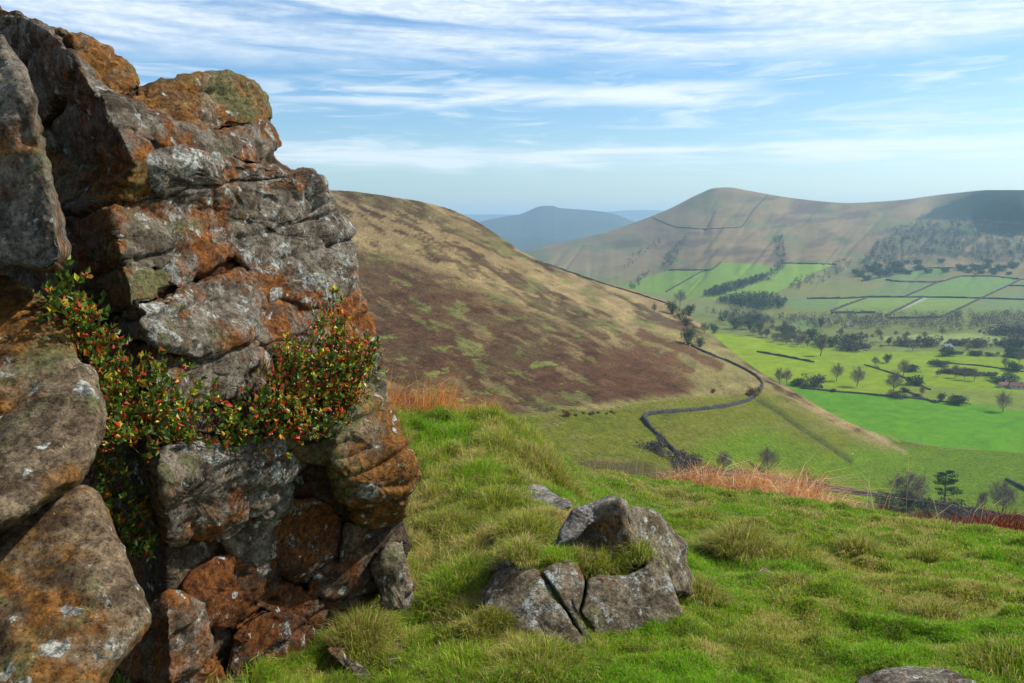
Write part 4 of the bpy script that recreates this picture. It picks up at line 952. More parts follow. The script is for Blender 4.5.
CR = [
 # outline, off, T, mat, ax, ay
 ([(-20, 10), (21, 16), (39, 31), (56, 35), (77, 38), (95, 42), (116, 54), (130, 67), (138, 82), (136, 92), (118, 98), (90, 92), (40, 70), (-20, 60)], 0.30, 0.16, R_orange, 0.3, 0.3),
 ([(0, 20), (28, 21), (53, 36), (74, 56), (91, 78), (116, 90), (141, 101), (165, 114), (179, 125), (184, 136), (172, 147), (151, 142), (148, 158), (134, 164), (105, 164), (70, 157), (44, 148), (18, 72)], 0.02, 0.22, R_grey, -0.55, 0.25),
 ([(130, 92), (151, 84), (176, 79), (197, 76), (225, 74), (246, 81), (262, 93), (269, 105), (270, 119), (260, 123), (243, 125), (225, 125), (207, 136), (197, 129), (183, 126), (155, 116), (135, 104)], 0.22, 0.20, R_orange, 0.45, 0.35),
 ([(212, 128), (243, 121), (265, 119), (273, 130), (273, 141), (267, 155), (260, 162), (243, 160), (225, 154), (210, 146)], 0.16, 0.15, R_grey, 0.5, 0.2),
 ([(158, 118), (183, 122), (197, 127), (212, 137), (226, 150), (240, 160), (215, 163), (190, 156), (170, 148), (178, 138)], -0.02, 0.10, R_grey, 0.3, 0.3),
 ([(146, 158), (176, 149), (197, 152), (225, 156), (246, 162), (274, 165), (292, 176), (299, 190), (307, 207), (294, 224), (267, 221), (246, 223), (225, 214), (197, 202), (169, 196), (150, 190)], 0.02, 0.20, R_lichen, 0.42, 0.45),
 ([(46, 148), (70, 153), (105, 163), (150, 158), (165, 175), (156, 192), (130, 205), (105, 209), (56, 207), (40, 190)], 0.02, 0.18, R_orange, -0.35, -0.1),
 ([(288, 177), (309, 174), (320, 179), (328, 197), (326, 210), (306, 214), (295, 200)], 0.05, 0.12, R_lichen, 0.3, 0.3),
 ([(116, 212), (151, 195), (190, 191), (225, 205), (238, 222), (237, 240), (228, 255), (213, 264), (182, 286), (165, 278), (150, 240)], -0.02, 0.16, R_lichen, 0.35, 0.2),
 ([(225, 208), (250, 221), (292, 221), (325, 208), (343, 221), (349, 234), (320, 251), (290, 259), (255, 270), (240, 258), (230, 240)], 0.02, 0.18, R_lichen, 0.4, 0.3),
 ([(60, 213), (95, 207), (130, 209), (160, 225), (174, 240), (171, 256), (158, 269), (120, 266), (75, 262), (55, 240)], -0.10, 0.20, R_grey, 0.0, 0.15),
 ([(60, 262), (95, 260), (125, 260), (164, 272), (169, 286), (156, 301), (135, 304), (115, 316), (66, 316), (50, 290)], -0.12, 0.18, R_orange, -0.1, 0.0),
 ([(110, 319), (131, 302), (160, 298), (185, 288), (213, 279), (238, 270), (254, 284), (262, 306), (260, 322), (246, 339), (221, 350), (197, 356), (176, 353), (160, 344), (144, 341), (118, 338)], -0.10, 0.22, R_lichen, 0.38, 0.15),
 ([(248, 274), (287, 260), (320, 250), (349, 243), (353, 265), (347, 289), (328, 306), (299, 303), (279, 296), (262, 299)], -0.02, 0.20, R_lichen, 0.45, 0.15),
 ([(262, 302), (285, 298), (330, 306), (347, 300), (352, 330), (345, 355), (300, 366), (262, 345), (255, 322)], 0.02, 0.16, R_grey, 0.4, 0.1),
 ([(110, 345), (144, 342), (176, 356), (197, 360), (246, 344), (266, 345), (268, 392), (205, 400), (140, 400), (100, 380)], 0.02, 0.16, R_grey, 0.3, 0.0),
 ([(325, 300), (352, 285), (364, 310), (378, 345), (384, 378), (388, 402), (360, 412), (320, 390)], 0.10, 0.16, R_grey, 0.3, 0.1),
 ([(255, 380), (300, 366), (335, 372), (345, 420), (330, 450), (270, 440), (225, 430), (160, 430), (150, 400), (200, 395)], 0.10, 0.10, R_dark, 0.35, 0.0),
 ([(288, 440), (300, 402), (330, 382), (370, 390), (391, 405), (397, 432), (388, 447), (360, 455), (330, 463), (300, 455)], -0.16, 0.22, R_orange, 0.25, 0.15),
 ([(330, 464), (360, 454), (400, 441), (415, 459), (417, 476), (404, 496), (404, 514), (380, 527), (355, 517), (333, 492)], -0.20, 0.24, R_orange, 0.1, -0.2),
 ([(345, 526), (380, 526), (402, 517), (405, 551), (397, 571), (380, 587), (340, 597), (310, 592), (316, 571), (340, 561)], 0.02, 0.18, R_dark, 0.25, -0.35),
 ([(272, 520), (285, 505), (312, 500), (336, 514), (345, 545), (338, 567), (312, 578), (284, 578), (264, 556)], 0.06, 0.16, R_patch, 0.15, -0.2),
 ([(155, 456), (185, 452), (215, 465), (241, 480), (244, 520), (228, 535), (205, 538), (172, 543), (158, 517)], -0.14, 0.16, R_grey, 0.1, 0.0),
 ([(180, 448), (241, 445), (272, 434), (302, 462), (286, 478), (258, 484), (241, 486), (213, 468)], -0.12, 0.16, R_lichen, 0.3, 0.2),
 ([(246, 486), (270, 478), (287, 480), (288, 508), (267, 518), (245, 512)], -0.06, 0.12, R_lichen, 0.1, 0.0),
 ([(224, 528), (245, 516), (268, 519), (278, 539), (268, 561), (245, 562), (228, 545)], 0.0, 0.13, R_grey, 0.1, -0.1),
 ([(186, 583), (215, 562), (241, 555), (275, 566), (280, 584), (262, 606), (241, 631), (206, 622), (189, 604)], 0.06, 0.16, R_patch, 0.2, -0.1),
 ([(256, 604), (280, 582), (312, 596), (326, 608), (318, 628), (300, 630), (272, 615)], 0.04, 0.14, R_dark, 0.2, -0.2),
 ([(300, 600), (340, 592), (362, 590), (362, 610), (340, 626), (318, 640), (310, 625)], 0.14, 0.12, R_grey, 0.2, -0.2),
 ([(241, 630), (262, 612), (285, 614), (315, 628), (318, 690), (325, 760), (215, 760), (224, 690), (232, 655)], 0.0, 0.18, R_patch, 0.2, 0.1),
 ([(60, 650), (100, 640), (142, 618), (172, 595), (200, 608), (208, 640), (226, 672), (222, 760), (50, 780)], -0.10, 0.22, R_grey, 0.25, 0.1),
 ([(120, 540), (160, 540), (200, 545), (195, 585), (170, 600), (140, 625), (110, 600)], 0.18, 0.12, R_dark, 0.2, 0.0),
]
for i, (ol, off, T, mt, ax, ay) in enumerate(CR): cb(ol, off, T, mt, 310 + 13 * i, ax, ay, p=(5.5, 4.5, 6.5)[i % 3], amp=0.02)

# ---- three great blocks in front of the outcrop at the left edge
block('gritstone_block', [(-220, -60), (-60, 10), (0, 36), (14, 56), (30, 90), (45, 150), (58, 210), (66, 250), (62, 268), (45, 273), (10, 268), (-60, 275), (-220, 275)], 2.12, 0.13, -0.1, 0.1, 0.5, 7, 0.016, 501, R_grey, anchor=(20, 150), tight=0.2)
tag(bpy.data.objects['gritstone_block'], 'tall pale grey tapering block at the top left edge, above the orange blocks', 'boulder')
a = block('gritstone_block', [(-220, 290), (-60, 284), (0, 280), (25, 286), (50, 302), (75, 337), (94, 385), (98, 420), (91, 455), (78, 482), (48, 503), (10, 524), (-60, 545), (-220, 570)], 2.05, 0.17, 0.0, 0.3, 0.5, 5, 0.02, 521, R_orange, anchor=(20, 400))
tag(a, 'middle rounded orange-brown block at the left edge with grey lichen on its top', 'boulder')
a = block('gritstone_block', [(-220, 600), (-60, 560), (0, 533), (50, 504), (84, 489), (104, 508), (121, 560), (131, 592), (139, 622), (124, 648), (100, 700), (110, 900), (0, 980), (-220, 980)], 1.98, 0.16, 0.05, 0.2, 0.5, 6, 0.02, 541, R_orange, anchor=(20, 600))
tag(a, 'lowest orange block with a white lichen streak in the bottom left corner', 'boulder')

# ---- the boulder group in the turf
def Z4(l): return [(480 + a * .2635, 480 + b * .2635) for a, b in l]
def rock(name, ol, Y0, T, lab, mat=R_boulder, seed=0, lie=False, **k):
    if lie:                                              # bedded in the turf: lean with the ground
        o_ = np.array(ol, float); cx = o_[:, 0].mean(); v0, v1 = o_[:, 1].max(), o_[:, 1].min(); a, b = onk(cx, v0), onk(cx, v1)
        k['anchor'] = (cx, v0); Y0 = a[1] + T * 0.45; k['ay'] = 0.8 * (b[1] - a[1]) / max(v0 - v1, 1) * 100
    o = block(name, ol, Y0, T, seed=seed, mat=mat, **k); tag(o, lab, 'boulder' if name == 'boulder' else 'stone'); return o
rock('boulder', Z4([(20, 430), (45, 380), (80, 325), (140, 308), (195, 335), (245, 385), (275, 440), (320, 500), (370, 570), (395, 620), (400, 680), (350, 690), (270, 640), (180, 600), (60, 590), (10, 520)]), 3.30, 0.10,
     'left boulder of the turf group, brown-faced, left of the wide black crack', seed=601, ax=-0.1, ay=0.38, amp=0.010, p=5.5, tight=0.12, grow_=1.5, strata=0.004)
rock('boulder', Z4([(235, 350), (290, 308), (345, 303), (382, 338), (400, 385), (392, 440), (372, 510), (400, 560), (430, 610), (390, 600), (345, 520), (290, 430), (262, 390)]), 3.36, 0.10,
     'narrow wedge boulder of the turf group, between the black crack and the wide right block', seed=611, ax=0.1, ay=0.4, amp=0.007, p=5.0, tight=0.14, grow_=1.0)
rock('boulder', Z4([(398, 380), (440, 352), (500, 358), (560, 360), (620, 335), (655, 288), (700, 308), (722, 360), (742, 430), (766, 512), (730, 570), (640, 600), (540, 640), (450, 620), (420, 570), (378, 505), (392, 440)]), 3.46, 0.12,
     'wide right boulder of the turf group with a pale lichened front', seed=621, ax=0.12, ay=0.3, amp=0.011, p=8.0, tight=0.10, grow_=1.5, strata=0.004)
rock('boulder', Z4([(250, 262), (330, 190), (400, 115), (470, 85), (530, 72), (552, 100), (562, 160), (584, 220), (575, 320), (500, 360), (400, 350), (320, 320)]), 3.78, 0.12,
     'leaning brown boulder behind the turf group, under the split pale slab', seed=631, ax=-0.2, ay=0.1, amp=0.008, p=6.0, tight=0.12, grow_=0)
rock('boulder', Z4([(545, 110), (590, 95), (640, 105), (690, 132), (730, 190), (784, 240), (786, 310), (808, 362), (800, 440), (740, 430), (690, 320), (600, 300), (570, 200)]), 3.86, 0.14,
     'angular boulder at the upper right of the turf group with a dark right side', seed=641, ax=0.5, ay=0.3, amp=0.010, p=5, strata=0.006, tight=0.14, grow_=1)
rock('boulder', [(556, 547), (560, 530), (572, 512), (588, 503), (612, 495), (627, 501), (625, 513), (606, 515), (590, 525), (573, 541)], 3.62, 0.06,
     'pale flaky split slab topping the turf group of boulders', R_pale, 651, ax=0.0, ay=0.42, anchor=(560, 546), amp=0.005, strata=0.016, sdir=(0.8, 0.2, 2.0), p=4, tight=0.14)
rock('stone', [(494, 492), (503, 479), (518, 474), (538, 479), (552, 492), (572, 505), (556, 509), (525, 500)], 5.05, 0.05, 'grey flat stone breaking the turf above the boulder group', R_pale, 661, lie=True, amp=0.02, strata=0.02)
rock('stone', [(412, 478), (418, 464), (428, 461), (438, 466), (441, 478), (428, 486)], 5.2, 0.05, 'small pale stone in the turf right beside the outcrop', R_lichen, 671, lie=True)
rock('boulder', Z4([(150, 400), (260, 330), (360, 330), (560, 310), (700, 330), (740, 470), (640, 560), (400, 600), (200, 520)]), 3.66, 0.06,
     'dark sunken rock filling the hollow between the boulders of the turf group', R_boulder, 655, ax=0.1, ay=0.5, amp=0.02, p=4)
rock('stone', Z4([(50, 345), (70, 318), (110, 300), (150, 305), (160, 330), (110, 348)]), 3.46, 0.04, 'broken pale rubble stone on top of the left boulder', R_pale, 681, amp=0.012, strata=0.012)
rock('slab', [(376, 560), (392, 548), (408, 562), (419, 598), (428, 645), (424, 672), (406, 668), (394, 630), (380, 600)], 3.56, 0.10, 'upright bedded rock rib in the turf against the right foot of the outcrop', R_boulder, 691, strata=0.006, sdir=(0.6, 0.2, 0.25), amp=0.035, ax=0.3, p=3.5)
rock('stone', [(326, 650), (338, 645), (352, 655), (372, 672), (366, 686), (348, 678)], 3.1, 0.07, 'long flat stone lying in the grass below the outcrop', R_grey, 711, lie=True)
rock('stone', [(375, 660), (383, 645), (398, 640), (405, 650), (404, 668), (385, 670)], 3.2, 0.07, 'small dark stone between the flat stone and the slabs', R_dark, 721, lie=True)
rock('slab', [(838, 712), (858, 680), (885, 670), (912, 667), (945, 671), (985, 681), (1012, 700), (1010, 730), (900, 750)], 2.72, 0.12, 'flat grey-orange slab of rock cut by the bottom edge at the right', R_lichen, 731, lie=True, amp=0.012)
rock('stone', [(748, 586), (752, 574), (766, 570), (776, 578), (772, 592), (756, 596)], 4.25, 0.07, 'small grey stone under the straw tussock right of the boulders', R_boulder, 741, lie=True)

# ------------------------------------------------------------------ grass on the knoll
gx, gv = proj(K3)
crest_i = 8 + 30 + 40 + 44 + 46 + 46 + 46
def sample_knoll(n, r, px0, px1, i0, i1, power=1.0, vmax=760):
    A = K3[i0:i1 + 1]; ax_, av = gx[i0:i1 + 1], gv[i0:i1 + 1]
    w = np.abs((ax_[1:, 1:] - ax_[:-1, :-1]) * (av[:-1, 1:] - av[1:, :-1]) - (ax_[:-1, 1:] - ax_[1:, :-1]) * (av[1:, 1:] - av[:-1, :-1])) ** power
    m = (ax_[:-1, :-1] > px0) & (ax_[:-1, :-1] < px1) & (av[:-1, :-1] < vmax); w = (w * m).ravel(); w /= w.sum()
    k = r.choice(len(w), n, p=w); i, j = np.divmod(k, A.shape[1] - 1); a = r.random((n, 1)); b = r.random((n, 1))
    p = A[i, j] * (1 - a) * (1 - b) + A[i + 1, j] * a * (1 - b) + A[i, j + 1] * (1 - a) * b + A[i + 1, j + 1] * a * b
    return p
def blades(p, h, w, lean, r, col, curl=0.5, bias=(0, 0, 0)):
    n = len(p); az = r.random(n) * 2 * math.pi; d = np.stack([np.cos(az), np.sin(az), 0 * az], 1)
    L = np.abs(r.normal(size=n)) * lean; d = d * L[:, None] + np.asarray(bias); s = np.stack([-np.sin(az + r.normal(size=n)), np.cos(az + r.normal(size=n)), 0 * az], 1)
    up = np.array([0, 0, 1.0]); h = h[:, None]; w = np.broadcast_to(np.asarray(w, float), (n,))[:, None]
    m = p + (up * 0.55 + d * 0.35) * h; t = p + (up * (1 - 0.35 * np.minimum(L, 1.6)[:, None] * curl) + d * 1.0) * h
    b0 = p - [0, 0, 0.01]
    V = np.stack([b0 - s * w, b0 + s * w, m + s * w * 0.75, m - s * w * 0.75, t], 1).reshape(-1, 3)
    o = np.arange(n)[:, None] * 5
    c5 = np.repeat(col[:, None, :], 5, 1).reshape(-1, 3)
    return V, o + np.array([[0, 1, 2, 3]]), o + np.array([[3, 2, 4]]), c5
def blade_obj(name, parts, mat=M_blade, parent=None, origin=None):
    Vs, F4, F3, Cs, b = [], [], [], [], 0
    for V, a, t, c in parts: Vs.append(V); F4.append(a + b); F3.append(t + b); Cs.append(c); b += len(V)
    return mesh_np(name, np.concatenate(Vs), [np.concatenate(F4), np.concatenate(F3)], mat, False, np.clip(np.concatenate(Cs), 0.004, 1), parent, origin)
G = {'vivid': (0.19, 0.45, 0.010), 'mid': (0.24, 0.38, 0.016), 'yel': (0.42, 0.42, 0.045), 'straw': (0.58, 0.45, 0.19), 'brown': (0.27, 0.17, 0.07), 'olive': (0.15, 0.19, 0.025)}
G = {k: np.array(v) for k, v in G.items()}
def turf_cols(p, r):
    n = len(p); a = n2(p[:, 0] / 0.55, p[:, 1] / 0.8, 4, 711); b = n2(p[:, 0] / 0.16, p[:, 1] / 0.2, 3, 713); px, v = proj(p)
    left = sstep(600, 520, px)                            # the hump at the left is rougher and yellower
    c = np.where((r.random(n) < 0.5)[:, None], G['vivid'], G['mid'])
    py = np.clip(0.28 + 1.1 * a + 0.4 * b + 0.22 * left, 0.03, 0.85); k = r.random(n) < py; c[k] = G['yel']
    ps = np.clip(0.09 + 0.8 * b + 0.5 * a + 0.10 * left, 0.03, 0.75); k = r.random(n) < ps; c[k] = G['straw']
    k = r.random(n) < np.clip(0.7 * (-b + 0.2 * a) - 0.1 + 0.08 * left, 0.01, 0.6); c[k] = G['brown']
    k = r.random(n) < np.clip(0.10 - 0.8 * b + 0.08 * left, 0.02, 0.55); c[k] = G['olive'] * 1.1
    return c * (0.7 + 0.6 * r.random((n, 1)))
gr_ = np.random.default_rng(800); NB = 640000
p = sample_knoll(NB, gr_, 250, 1100, 10, crest_i + 8, 1.0)
den = n2(p[:, 0] / 0.11, p[:, 1] / 0.14, 3, 801); big = n2(p[:, 0] / 0.5, p[:, 1] / 0.6, 3, 803); px_, v_ = proj(p)
lf = sstep(600, 500, px_)
h = (0.020 + 0.042 * np.clip(den + 0.2, 0, 1) ** 1.3 + 0.03 * np.clip(big, 0, 1) * (0.2 + 0.8 * lf) + 0.04 * lf * np.clip(den + 0.6, 0, 1)) * (0.6 + 0.8 * gr_.random(NB)) * (0.85 + 0.2 * lf) * (0.9 + 0.2 * sstep(3, 4.5, p[:, 1]))
Yd = p[:, 1]; wd = 0.0006 + 0.00024 * Yd
c1 = turf_cols(p, gr_)
tag(blade_obj('turf_grass', [blades(p, h, wd, 0.75, gr_, c1, 0.8, (0.12, -0.05, 0))]), 'short bright green turf with yellow and straw blades covering the knoll', 'grass', kind='stuff')
# sparse cover out of the frame and the near apron
p = sample_knoll(40000, gr_, -480, 1480, 20, crest_i + 10, 0.6, 3000); qx, qv = proj(p); p = p[(qx < 255) | (qx > 1095) | (qv > 755)]
q = np.stack([gr_.uniform(-4, 4, 14000), gr_.uniform(-3, 1.4, 14000)], 1)
q = np.concatenate([q, -0.04 - 0.1 * sstep(0.9, 1.5, q[:, 1:2])], 1); p = np.concatenate([p, q]); h = 0.05 * (0.6 + gr_.random(len(p)))
tag(blade_obj('outer_turf_grass', [blades(p, h, np.full(len(p), 0.003), 0.7, gr_, turf_cols(p, gr_))]), 'sparse turf on the skirts of the knoll', 'grass', kind='stuff')

# tussocks: clumps one can tell apart
def tussock(px, v, R, H, n, mix, label, seed, lean=0.75, Y=None):
    r = np.random.default_rng(seed); g = onk(px, v) if Y is None else P(px, v, Y)
    if g is None: print('no tussock', px, v); return
    n = int(n * 2.3); a = r.random(n) * 2 * math.pi; rr = R * np.sqrt(r.random(n)) * (1 + 0.18 * np.sin(3 * a + seed) + 0.1 * np.sin(7 * a)); off = np.stack([np.cos(a) * rr, np.sin(a) * rr], 1)
    z = np.array([(drop(BK, g[0] + dx, g[1] + dy) if k % 12 == 0 else [0, 0, 0])[2] for k, (dx, dy) in enumerate(off)])
    z = g[2] + (off @ np.zeros(2)); zz = []
    for dx, dy in off[::10]:
        q = drop(BK, g[0] + dx, g[1] + dy); zz.append(q[2] if q is not None else g[2])
    A = np.c_[off[::10], np.ones(len(zz))]; sol = np.linalg.lstsq(A, np.array(zz), rcond=None)[0]
    base = np.c_[g[0] + off[:, 0], g[1] + off[:, 1], (np.c_[off, np.ones(n)] @ sol if Y is None else g[2] + 0 * rr) + 0.42 * H * np.clip(1 - (rr / R) ** 2, 0, 1) * (1 + 0.25 * np.sin(off[:, 0] * 60 + seed) * np.cos(off[:, 1] * 50))]
    ks = list(mix); pr = np.array([mix[k] for k in ks], float); pr /= pr.sum(); c = np.array([G[k] for k in ks])[r.choice(len(ks), n, p=pr)] * (0.55 + 0.8 * r.random((n, 1)))
    h = H * (0.2 + 0.75 * r.random(n) ** 2.4) * (1 - 0.2 * rr / R)
    out = np.c_[off / R * 0.75, np.zeros(n)]
    V, F4, F3, C5 = blades(base, h, 0.0006 + 0.00014 * g[1], lean * 0.9, r, c, 0.8)
    V = V.reshape(n, 5, 3); V[:, 2:4] += out[:, None] * h[:, None, None] * 0.3; V[:, 4] += out * h[:, None] * 0.95; V[:, 4, 2] -= 0.35 * h * (rr / R) ** 2
    tag(blade_obj('grass_tussock', [(V.reshape(-1, 3), F4, F3, C5)], origin=g), label, 'tussock')
ST = dict(straw=2.5, yel=3, mid=2, brown=2, olive=2); GN = dict(vivid=3, mid=3, yel=2.5, straw=1); OL = dict(olive=3, yel=3, mid=2, straw=1.5)
for i, a in enumerate([
  (543, 474, 0.26, 0.22, 3800, ST, 'big straw-tipped tussock forming the right shoulder of the grassy hump'),
  (505, 452, 0.26, 0.17, 3000, OL, 'olive tussock on the hump top left of the big straw-tipped one'),
  (532, 536, 0.17, 0.15, 2600, OL, 'round green tussock directly left of the leaning brown boulder'),
  (493, 510, 0.22, 0.13, 2400, OL, 'low olive tussock just above and left of the round green one'),
  (478, 477, 0.18, 0.13, 1800, GN, 'green tussock on the hump beside the grey flat stone'),
  (452, 520, 0.18, 0.12, 1800, OL, 'green tussock halfway between the outcrop and the round green tussock'),
  (420, 540, 0.14, 0.13, 1600, ST, 'straw tussock against the right side of the outcrop'),
  (450, 590, 0.17, 0.11, 1900, GN, 'low green tussock left of the boulder group'),
  (535, 668, 0.20, 0.10, 2600, OL, 'wide olive tussock at the bottom edge below the left boulder'),
  (465, 672, 0.2, 0.07, 2000, GN, 'green tussock at the bottom edge left of the wide olive one'),
  (362, 640, 0.14, 0.13, 1700, ST, 'yellow tussock under the overhang of the outcrop'),
  (738, 556, 0.24, 0.22, 3600, ST, 'large straw tussock on the slope right of the boulders'),
  (700, 520, 0.24, 0.12, 1900, OL, 'low olive tussock behind the boulder group'),
  (786, 558, 0.2, 0.12, 1600, OL, 'small olive tussock right of the large straw one'),
  (858, 551, 0.15, 0.13, 1400, ST, 'small pale tussock midway along the right slope'),
  (925, 562, 0.14, 0.11, 1300, OL, 'small green tussock farther down the right slope'),
  (790, 585, 0.12, 0.08, 900, ST, 'brown low tussock below the small olive one'),
  (935, 620, 0.13, 0.10, 1300, ST, 'brownish tussock in the grass at lower right'),
  (1010, 655, 0.2, 0.08, 1600, OL, 'dark olive tussock in the bottom right corner'),
  (700, 600, 0.14, 0.12, 1500, ST, 'strawy fringe tussock hanging at the right foot of the boulders'),
]): tussock(*a, seed=900 + i)
for i, a in enumerate([(600, 574, 0.10, 0.13, 1500, OL, 'tuft growing in the hollow on top of the wide right boulder', 3.57), (580, 566, 0.07, 0.10, 900, ST, 'dry tuft in the hollow below the leaning brown boulder', 3.55),
  (637, 560, 0.08, 0.11, 1100, OL, 'green tuft in the hollow between the wide and the angular boulder', 3.60), (556, 560, 0.09, 0.07, 900, GN, 'short green tuft above the black crack of the boulder group', 3.5),
  (520, 556, 0.10, 0.07, 1000, ST, 'brown tuft on the top edge of the left boulder', 3.48)]): tussock(*a[:7], seed=950 + i, Y=a[7])

# ------------------------------------------------------------------ dead bracken and long dead grass behind the brow (stuff)
def bracken(name, px0, px1, n, H, cols, label, seed, behind=(2, 16), lean=0.7, w=0.0028, wfun=None):
    r = np.random.default_rng(seed); p = sample_knoll(n, r, px0, px1, crest_i + behind[0], crest_i + behind[1], 0.0)
    px, v = proj(p); pat = n2(px / 9, px * 0, 3, seed); h = H * (0.35 + 0.5 * r.random(n) + 0.5 * np.clip(pat, -0.4, 0.7)); 
    if wfun is not None: h = h * wfun(px)
    cc = np.array(cols)[r.integers(0, len(cols), n)] * (0.6 + 0.8 * r.random((n, 1)))
    p[:, 2] -= 0.02
    V, a, b, c = blades(p, np.clip(h, 0.02, 2), w, lean, r, cc, 0.9, (0.3, 0, 0))
    tag(blade_obj(name, [(V, a, b, c)]), label, 'bracken', kind='stuff')
OR = [(0.80, 0.42, 0.18), (0.70, 0.33, 0.12), (0.85, 0.58, 0.34), (0.45, 0.19, 0.07)]
bracken('dead_bracken', 640, 862, 4200, 0.62, OR, 'orange dead bracken tangled along the brow of the knoll', 1001, (5, 17), 1.35, 0.0036, lambda x: sstep(640, 700, x) * (1 - 0.75 * sstep(800, 862, x)))
bracken('dead_moor_grass', 375, 500, 1500, 0.58, [(0.66, 0.26, 0.06), (0.75, 0.36, 0.11), (0.45, 0.18, 0.05)], 'orange dead moor grass standing behind the hump next to the outcrop', 1002, (2, 14), 0.7, 0.0024, lambda x: 1 - 0.45 * sstep(440, 500, x))
bracken('red_bracken', 850, 1100, 5200, 0.42, [(0.20, 0.03, 0.012), (0.26, 0.05, 0.02), (0.13, 0.025, 0.012)], 'dark red dead bracken along the brow at the right', 1003, (6, 16), 0.9, 0.0032, lambda x: 0.35 + 0.65 * sstep(860, 980, x))
bracken('pale_stalks', 570, 1000, 150, 0.75, [(0.55, 0.42, 0.26), (0.48, 0.33, 0.18)], 'scattered tall pale dead stalks along the brow', 1004, (0, 12), 0.8, 0.0026)
bracken('brow_scrub', 590, 700, 1100, 0.34, [(0.30, 0.18, 0.09), (0.2, 0.12, 0.05)], 'thin brown dead stems on the brow left of the orange bracken', 1005, (4, 14), 0.9, 0.0022)

# ------------------------------------------------------------------ bilberry growing in the cracks
def bilberry(base, env, n, off, label, seed, dark=0.0, red=0.5, leafn=19):
    r = np.random.default_rng(seed); base = np.array(base, float); env = np.array(env, float); lo, hi = env.min(0), env.max(0)
    tips = []
    while len(tips) < n:
        q = lo + (hi - lo) * r.random(2)
        if in_poly(np.array([q[0]]), np.array([q[1]]), env)[0] > 0: tips.append(q)
    paths, rads, LV, LC, BV_, BC = [], [], [], [], [], []
    for q in tips:
        t = np.clip((q[0] - base[0][0]) / (base[-1][0] - base[0][0] + 1e-6) + r.normal() * 0.14, 0, 1) * (len(base) - 1); i = min(int(t), len(base) - 2)
        b = base[i] + (base[i + 1] - base[i]) * (t - i)
        yb = YG(b[0]) + off + 0.06; yt = YG(q[0]) + off - 0.16 * r.random() - 0.02
        A = P(b[0], b[1], yb); B = P(q[0], q[1], yt); Lq = np.linalg.norm(B - A); m = (A + B) / 2 + r.normal(size=3) * 0.09 * Lq + np.array([0, -0.03, -0.04 * Lq])
        s = np.linspace(0, 1, 7)[:, None]; c = (1 - s) ** 2 * A + 2 * s * (1 - s) * m + s ** 2 * B
        for k in range(1, 6): c[k] += r.normal(size=3) * 0.006
        paths.append(c); rads.append(np.linspace(0.0030, 0.0012, 7))
        # two side sprigs
        sprigs = [c]
        for _ in range(2):
            j = r.integers(2, 6); d = (c[j] - c[j - 1]); d /= np.linalg.norm(d) + 1e-9; d = d + r.normal(size=3) * 0.6; d /= np.linalg.norm(d); l = 0.05 + 0.06 * r.random()
            sp = np.array([c[j], c[j] + d * l * 0.5, c[j] + d * l + [0, 0, 0.012]]); paths.append(sp); rads.append(np.array([0.0012, 0.001, 0.0007])); sprigs.append(sp)
        for sp in sprigs:
            nn = leafn if len(sp) > 3 else 6; top = c[-1][2]
            for _ in range(nn):
                u = (1 - 0.55 * r.random() ** 1.9) * (len(sp) - 1); j = min(int(u), len(sp) - 2); o = sp[j] + (sp[j + 1] - sp[j]) * (u - j)
                ax = sp[j + 1] - sp[j]; ax /= np.linalg.norm(ax) + 1e-9; d = ax * 0.5 + r.normal(size=3) * 0.55 + [0, 0, 0.25]; d /= np.linalg.norm(d); sd_ = np.cross(d, r.normal(size=3)); sd_ /= np.linalg.norm(sd_) + 1e-9
                l = 0.013 + 0.016 * r.random(); w = l * 0.31; nrm = np.cross(sd_, d)
                LV.append([o, o + d * l * 0.45 + sd_ * w + nrm * w * 0.5, o + d * l, o + d * l * 0.45 - sd_ * w + nrm * w * 0.5])
                x = r.random(); hgt = u / (len(sp) - 1)
                if x < 0.10 * red * 2 * hgt: cc = (0.60, 0.07, 0.02)
                elif x < 0.27 - 0.2 * dark: cc = (0.62, 0.56, 0.04)
                elif x < 0.36 - 0.25 * dark: cc = (0.72, 0.30, 0.03)
                elif x < 0.62: cc = (0.16, 0.27, 0.03)
                else: cc = (0.07, 0.13, 0.02)
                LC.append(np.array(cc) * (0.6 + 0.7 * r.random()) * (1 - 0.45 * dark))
            if r.random() < 0.6 * red:
                for _ in range(r.integers(1, 3)):
                    j = r.integers(max(1, len(sp) - 3), len(sp)); o = sp[j] + r.normal(size=3) * 0.006 - [0, 0, 0.004]; s_ = 0.0052
                    BV_.append((o, s_))
    e = empty('bilberry_bush', P(base.mean(0)[0], base.mean(0)[1], YG(base.mean(0)[0]) + off + 0.06), label, 'shrub'); og = np.array(e.location)
    V, Fc = tubes(paths, rads, 3); cs = np.ones((len(V), 3)) * np.array([0.12, 0.13, 0.03]); cs[: len(cs) // 2] = (0.17, 0.07, 0.03)
    mesh_np('stem', V, Fc, M_leaf, cols=cs, parent=e, origin=og)
    V = np.array(LV).reshape(-1, 3); F4 = np.arange(len(V)).reshape(-1, 4); cs = np.repeat(np.array(LC), 4, 0)
    oc = np.array([(1, 0, 0), (-1, 0, 0), (0, 1, 0), (0, -1, 0), (0, 0, 1), (0, 0, -1.2)]); of = np.array([(0, 2, 4), (2, 1, 4), (1, 3, 4), (3, 0, 4), (2, 0, 5), (1, 2, 5), (3, 1, 5), (0, 3, 5)])
    F3 = np.concatenate([of + 6 * k for k in range(len(BV_))]) + len(V)
    V = np.concatenate([V] + [o + oc * s_ for o, s_ in BV_]); cs = np.concatenate([cs, np.repeat(np.array([(0.55, 0.03, 0.03)]) * (0.5 + 0.7 * r.random((len(BV_), 1))), 6, 0)])
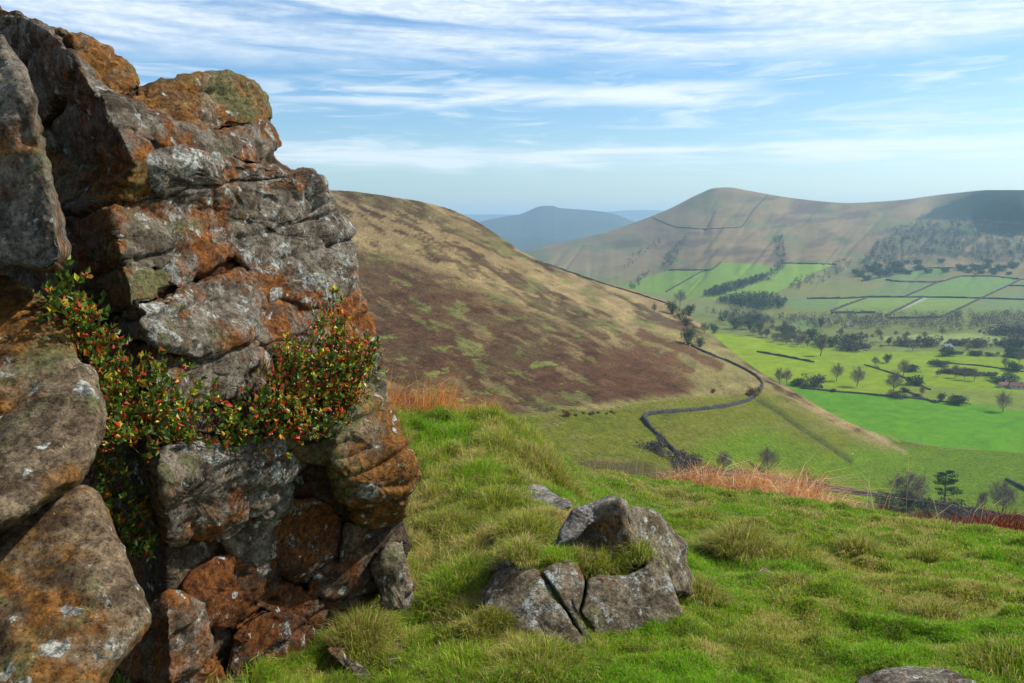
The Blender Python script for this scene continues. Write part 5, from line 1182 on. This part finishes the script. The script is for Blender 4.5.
    mesh_np('foliage', V, [F4, F3], M_leaf, False, cs, e, og)
bilberry([(235, 430), (290, 440), (345, 420)], [(255, 400), (272, 350), (286, 330), (300, 345), (318, 300), (334, 284), (346, 300), (352, 318), (374, 330), (381, 345), (368, 375), (350, 392), (345, 420), (310, 440), (255, 435)], 160, -0.34,
         'large red-tinged bilberry bush sprouting from the right side of the outcrop', 1101, 0.0, 0.8)
bilberry([(140, 448), (200, 452), (262, 446)], [(150, 400), (165, 372), (200, 378), (240, 385), (285, 375), (300, 420), (270, 448), (200, 448), (150, 440)], 42, -0.32,
         'low yellow-green bilberry bush in the middle crack of the outcrop', 1102, 0.1, 0.55)
bilberry([(85, 400), (110, 440), (150, 440)], [(60, 300), (84, 292), (110, 325), (138, 345), (165, 370), (182, 395), (170, 432), (110, 440), (92, 400), (72, 345)], 90, -0.30,
         'bilberry bush with orange leaves between the left blocks and the outcrop', 1103, 0.2, 0.6)
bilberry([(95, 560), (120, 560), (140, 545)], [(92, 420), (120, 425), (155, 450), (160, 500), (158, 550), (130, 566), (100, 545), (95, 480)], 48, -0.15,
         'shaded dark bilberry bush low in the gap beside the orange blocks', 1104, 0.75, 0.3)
bilberry([(55, 320), (70, 330), (80, 345)], [(40, 285), (62, 272), (85, 285), (92, 310), (75, 330), (50, 310)], 16, -0.25,
         'small dark bilberry sprig under the tall grey block', 1105, 0.6, 0.2)
for nm, e in list(PROTO.items()):
    if nm not in used:
        for ch in kids[e.name]: bpy.data.objects.remove(ch)
        bpy.data.objects.remove(e)


# ------------------------------------------------------------------ haze
hz = bpy.data.materials.new('haze'); hz.use_nodes = True; nt = hz.node_tree
for n in list(nt.nodes):
    if n.type == 'BSDF_PRINCIPLED': nt.nodes.remove(n)
pv = nt.nodes.new('ShaderNodeVolumePrincipled'); pv.inputs['Color'].default_value = (0.50, 0.78, 1.0, 1); pv.inputs['Density'].default_value = 8.5e-5
pv.inputs['Anisotropy'].default_value = 0.3
nt.links.new(pv.outputs[0], nt.nodes['Material Output'].inputs['Volume'])
zs = float(min(W3[..., 2].min(), H3[..., 2].min())) - 1
zs = min(zs, -1000.0)
bx = [(-16000, -600, zs), (16000, -600, zs), (16000, 22000, zs), (-16000, 22000, zs)]; bx += [(a, b, 420) for a, b, _ in bx]
o = mesh_np('haze', bx, np.array([[0, 3, 2, 1], [4, 5, 6, 7], [0, 1, 5, 4], [1, 2, 6, 5], [2, 3, 7, 6], [3, 0, 4, 7]]), hz, False)
tag(o, 'pale blue haze filling the valley and veiling the far hills', 'haze', kind='stuff')
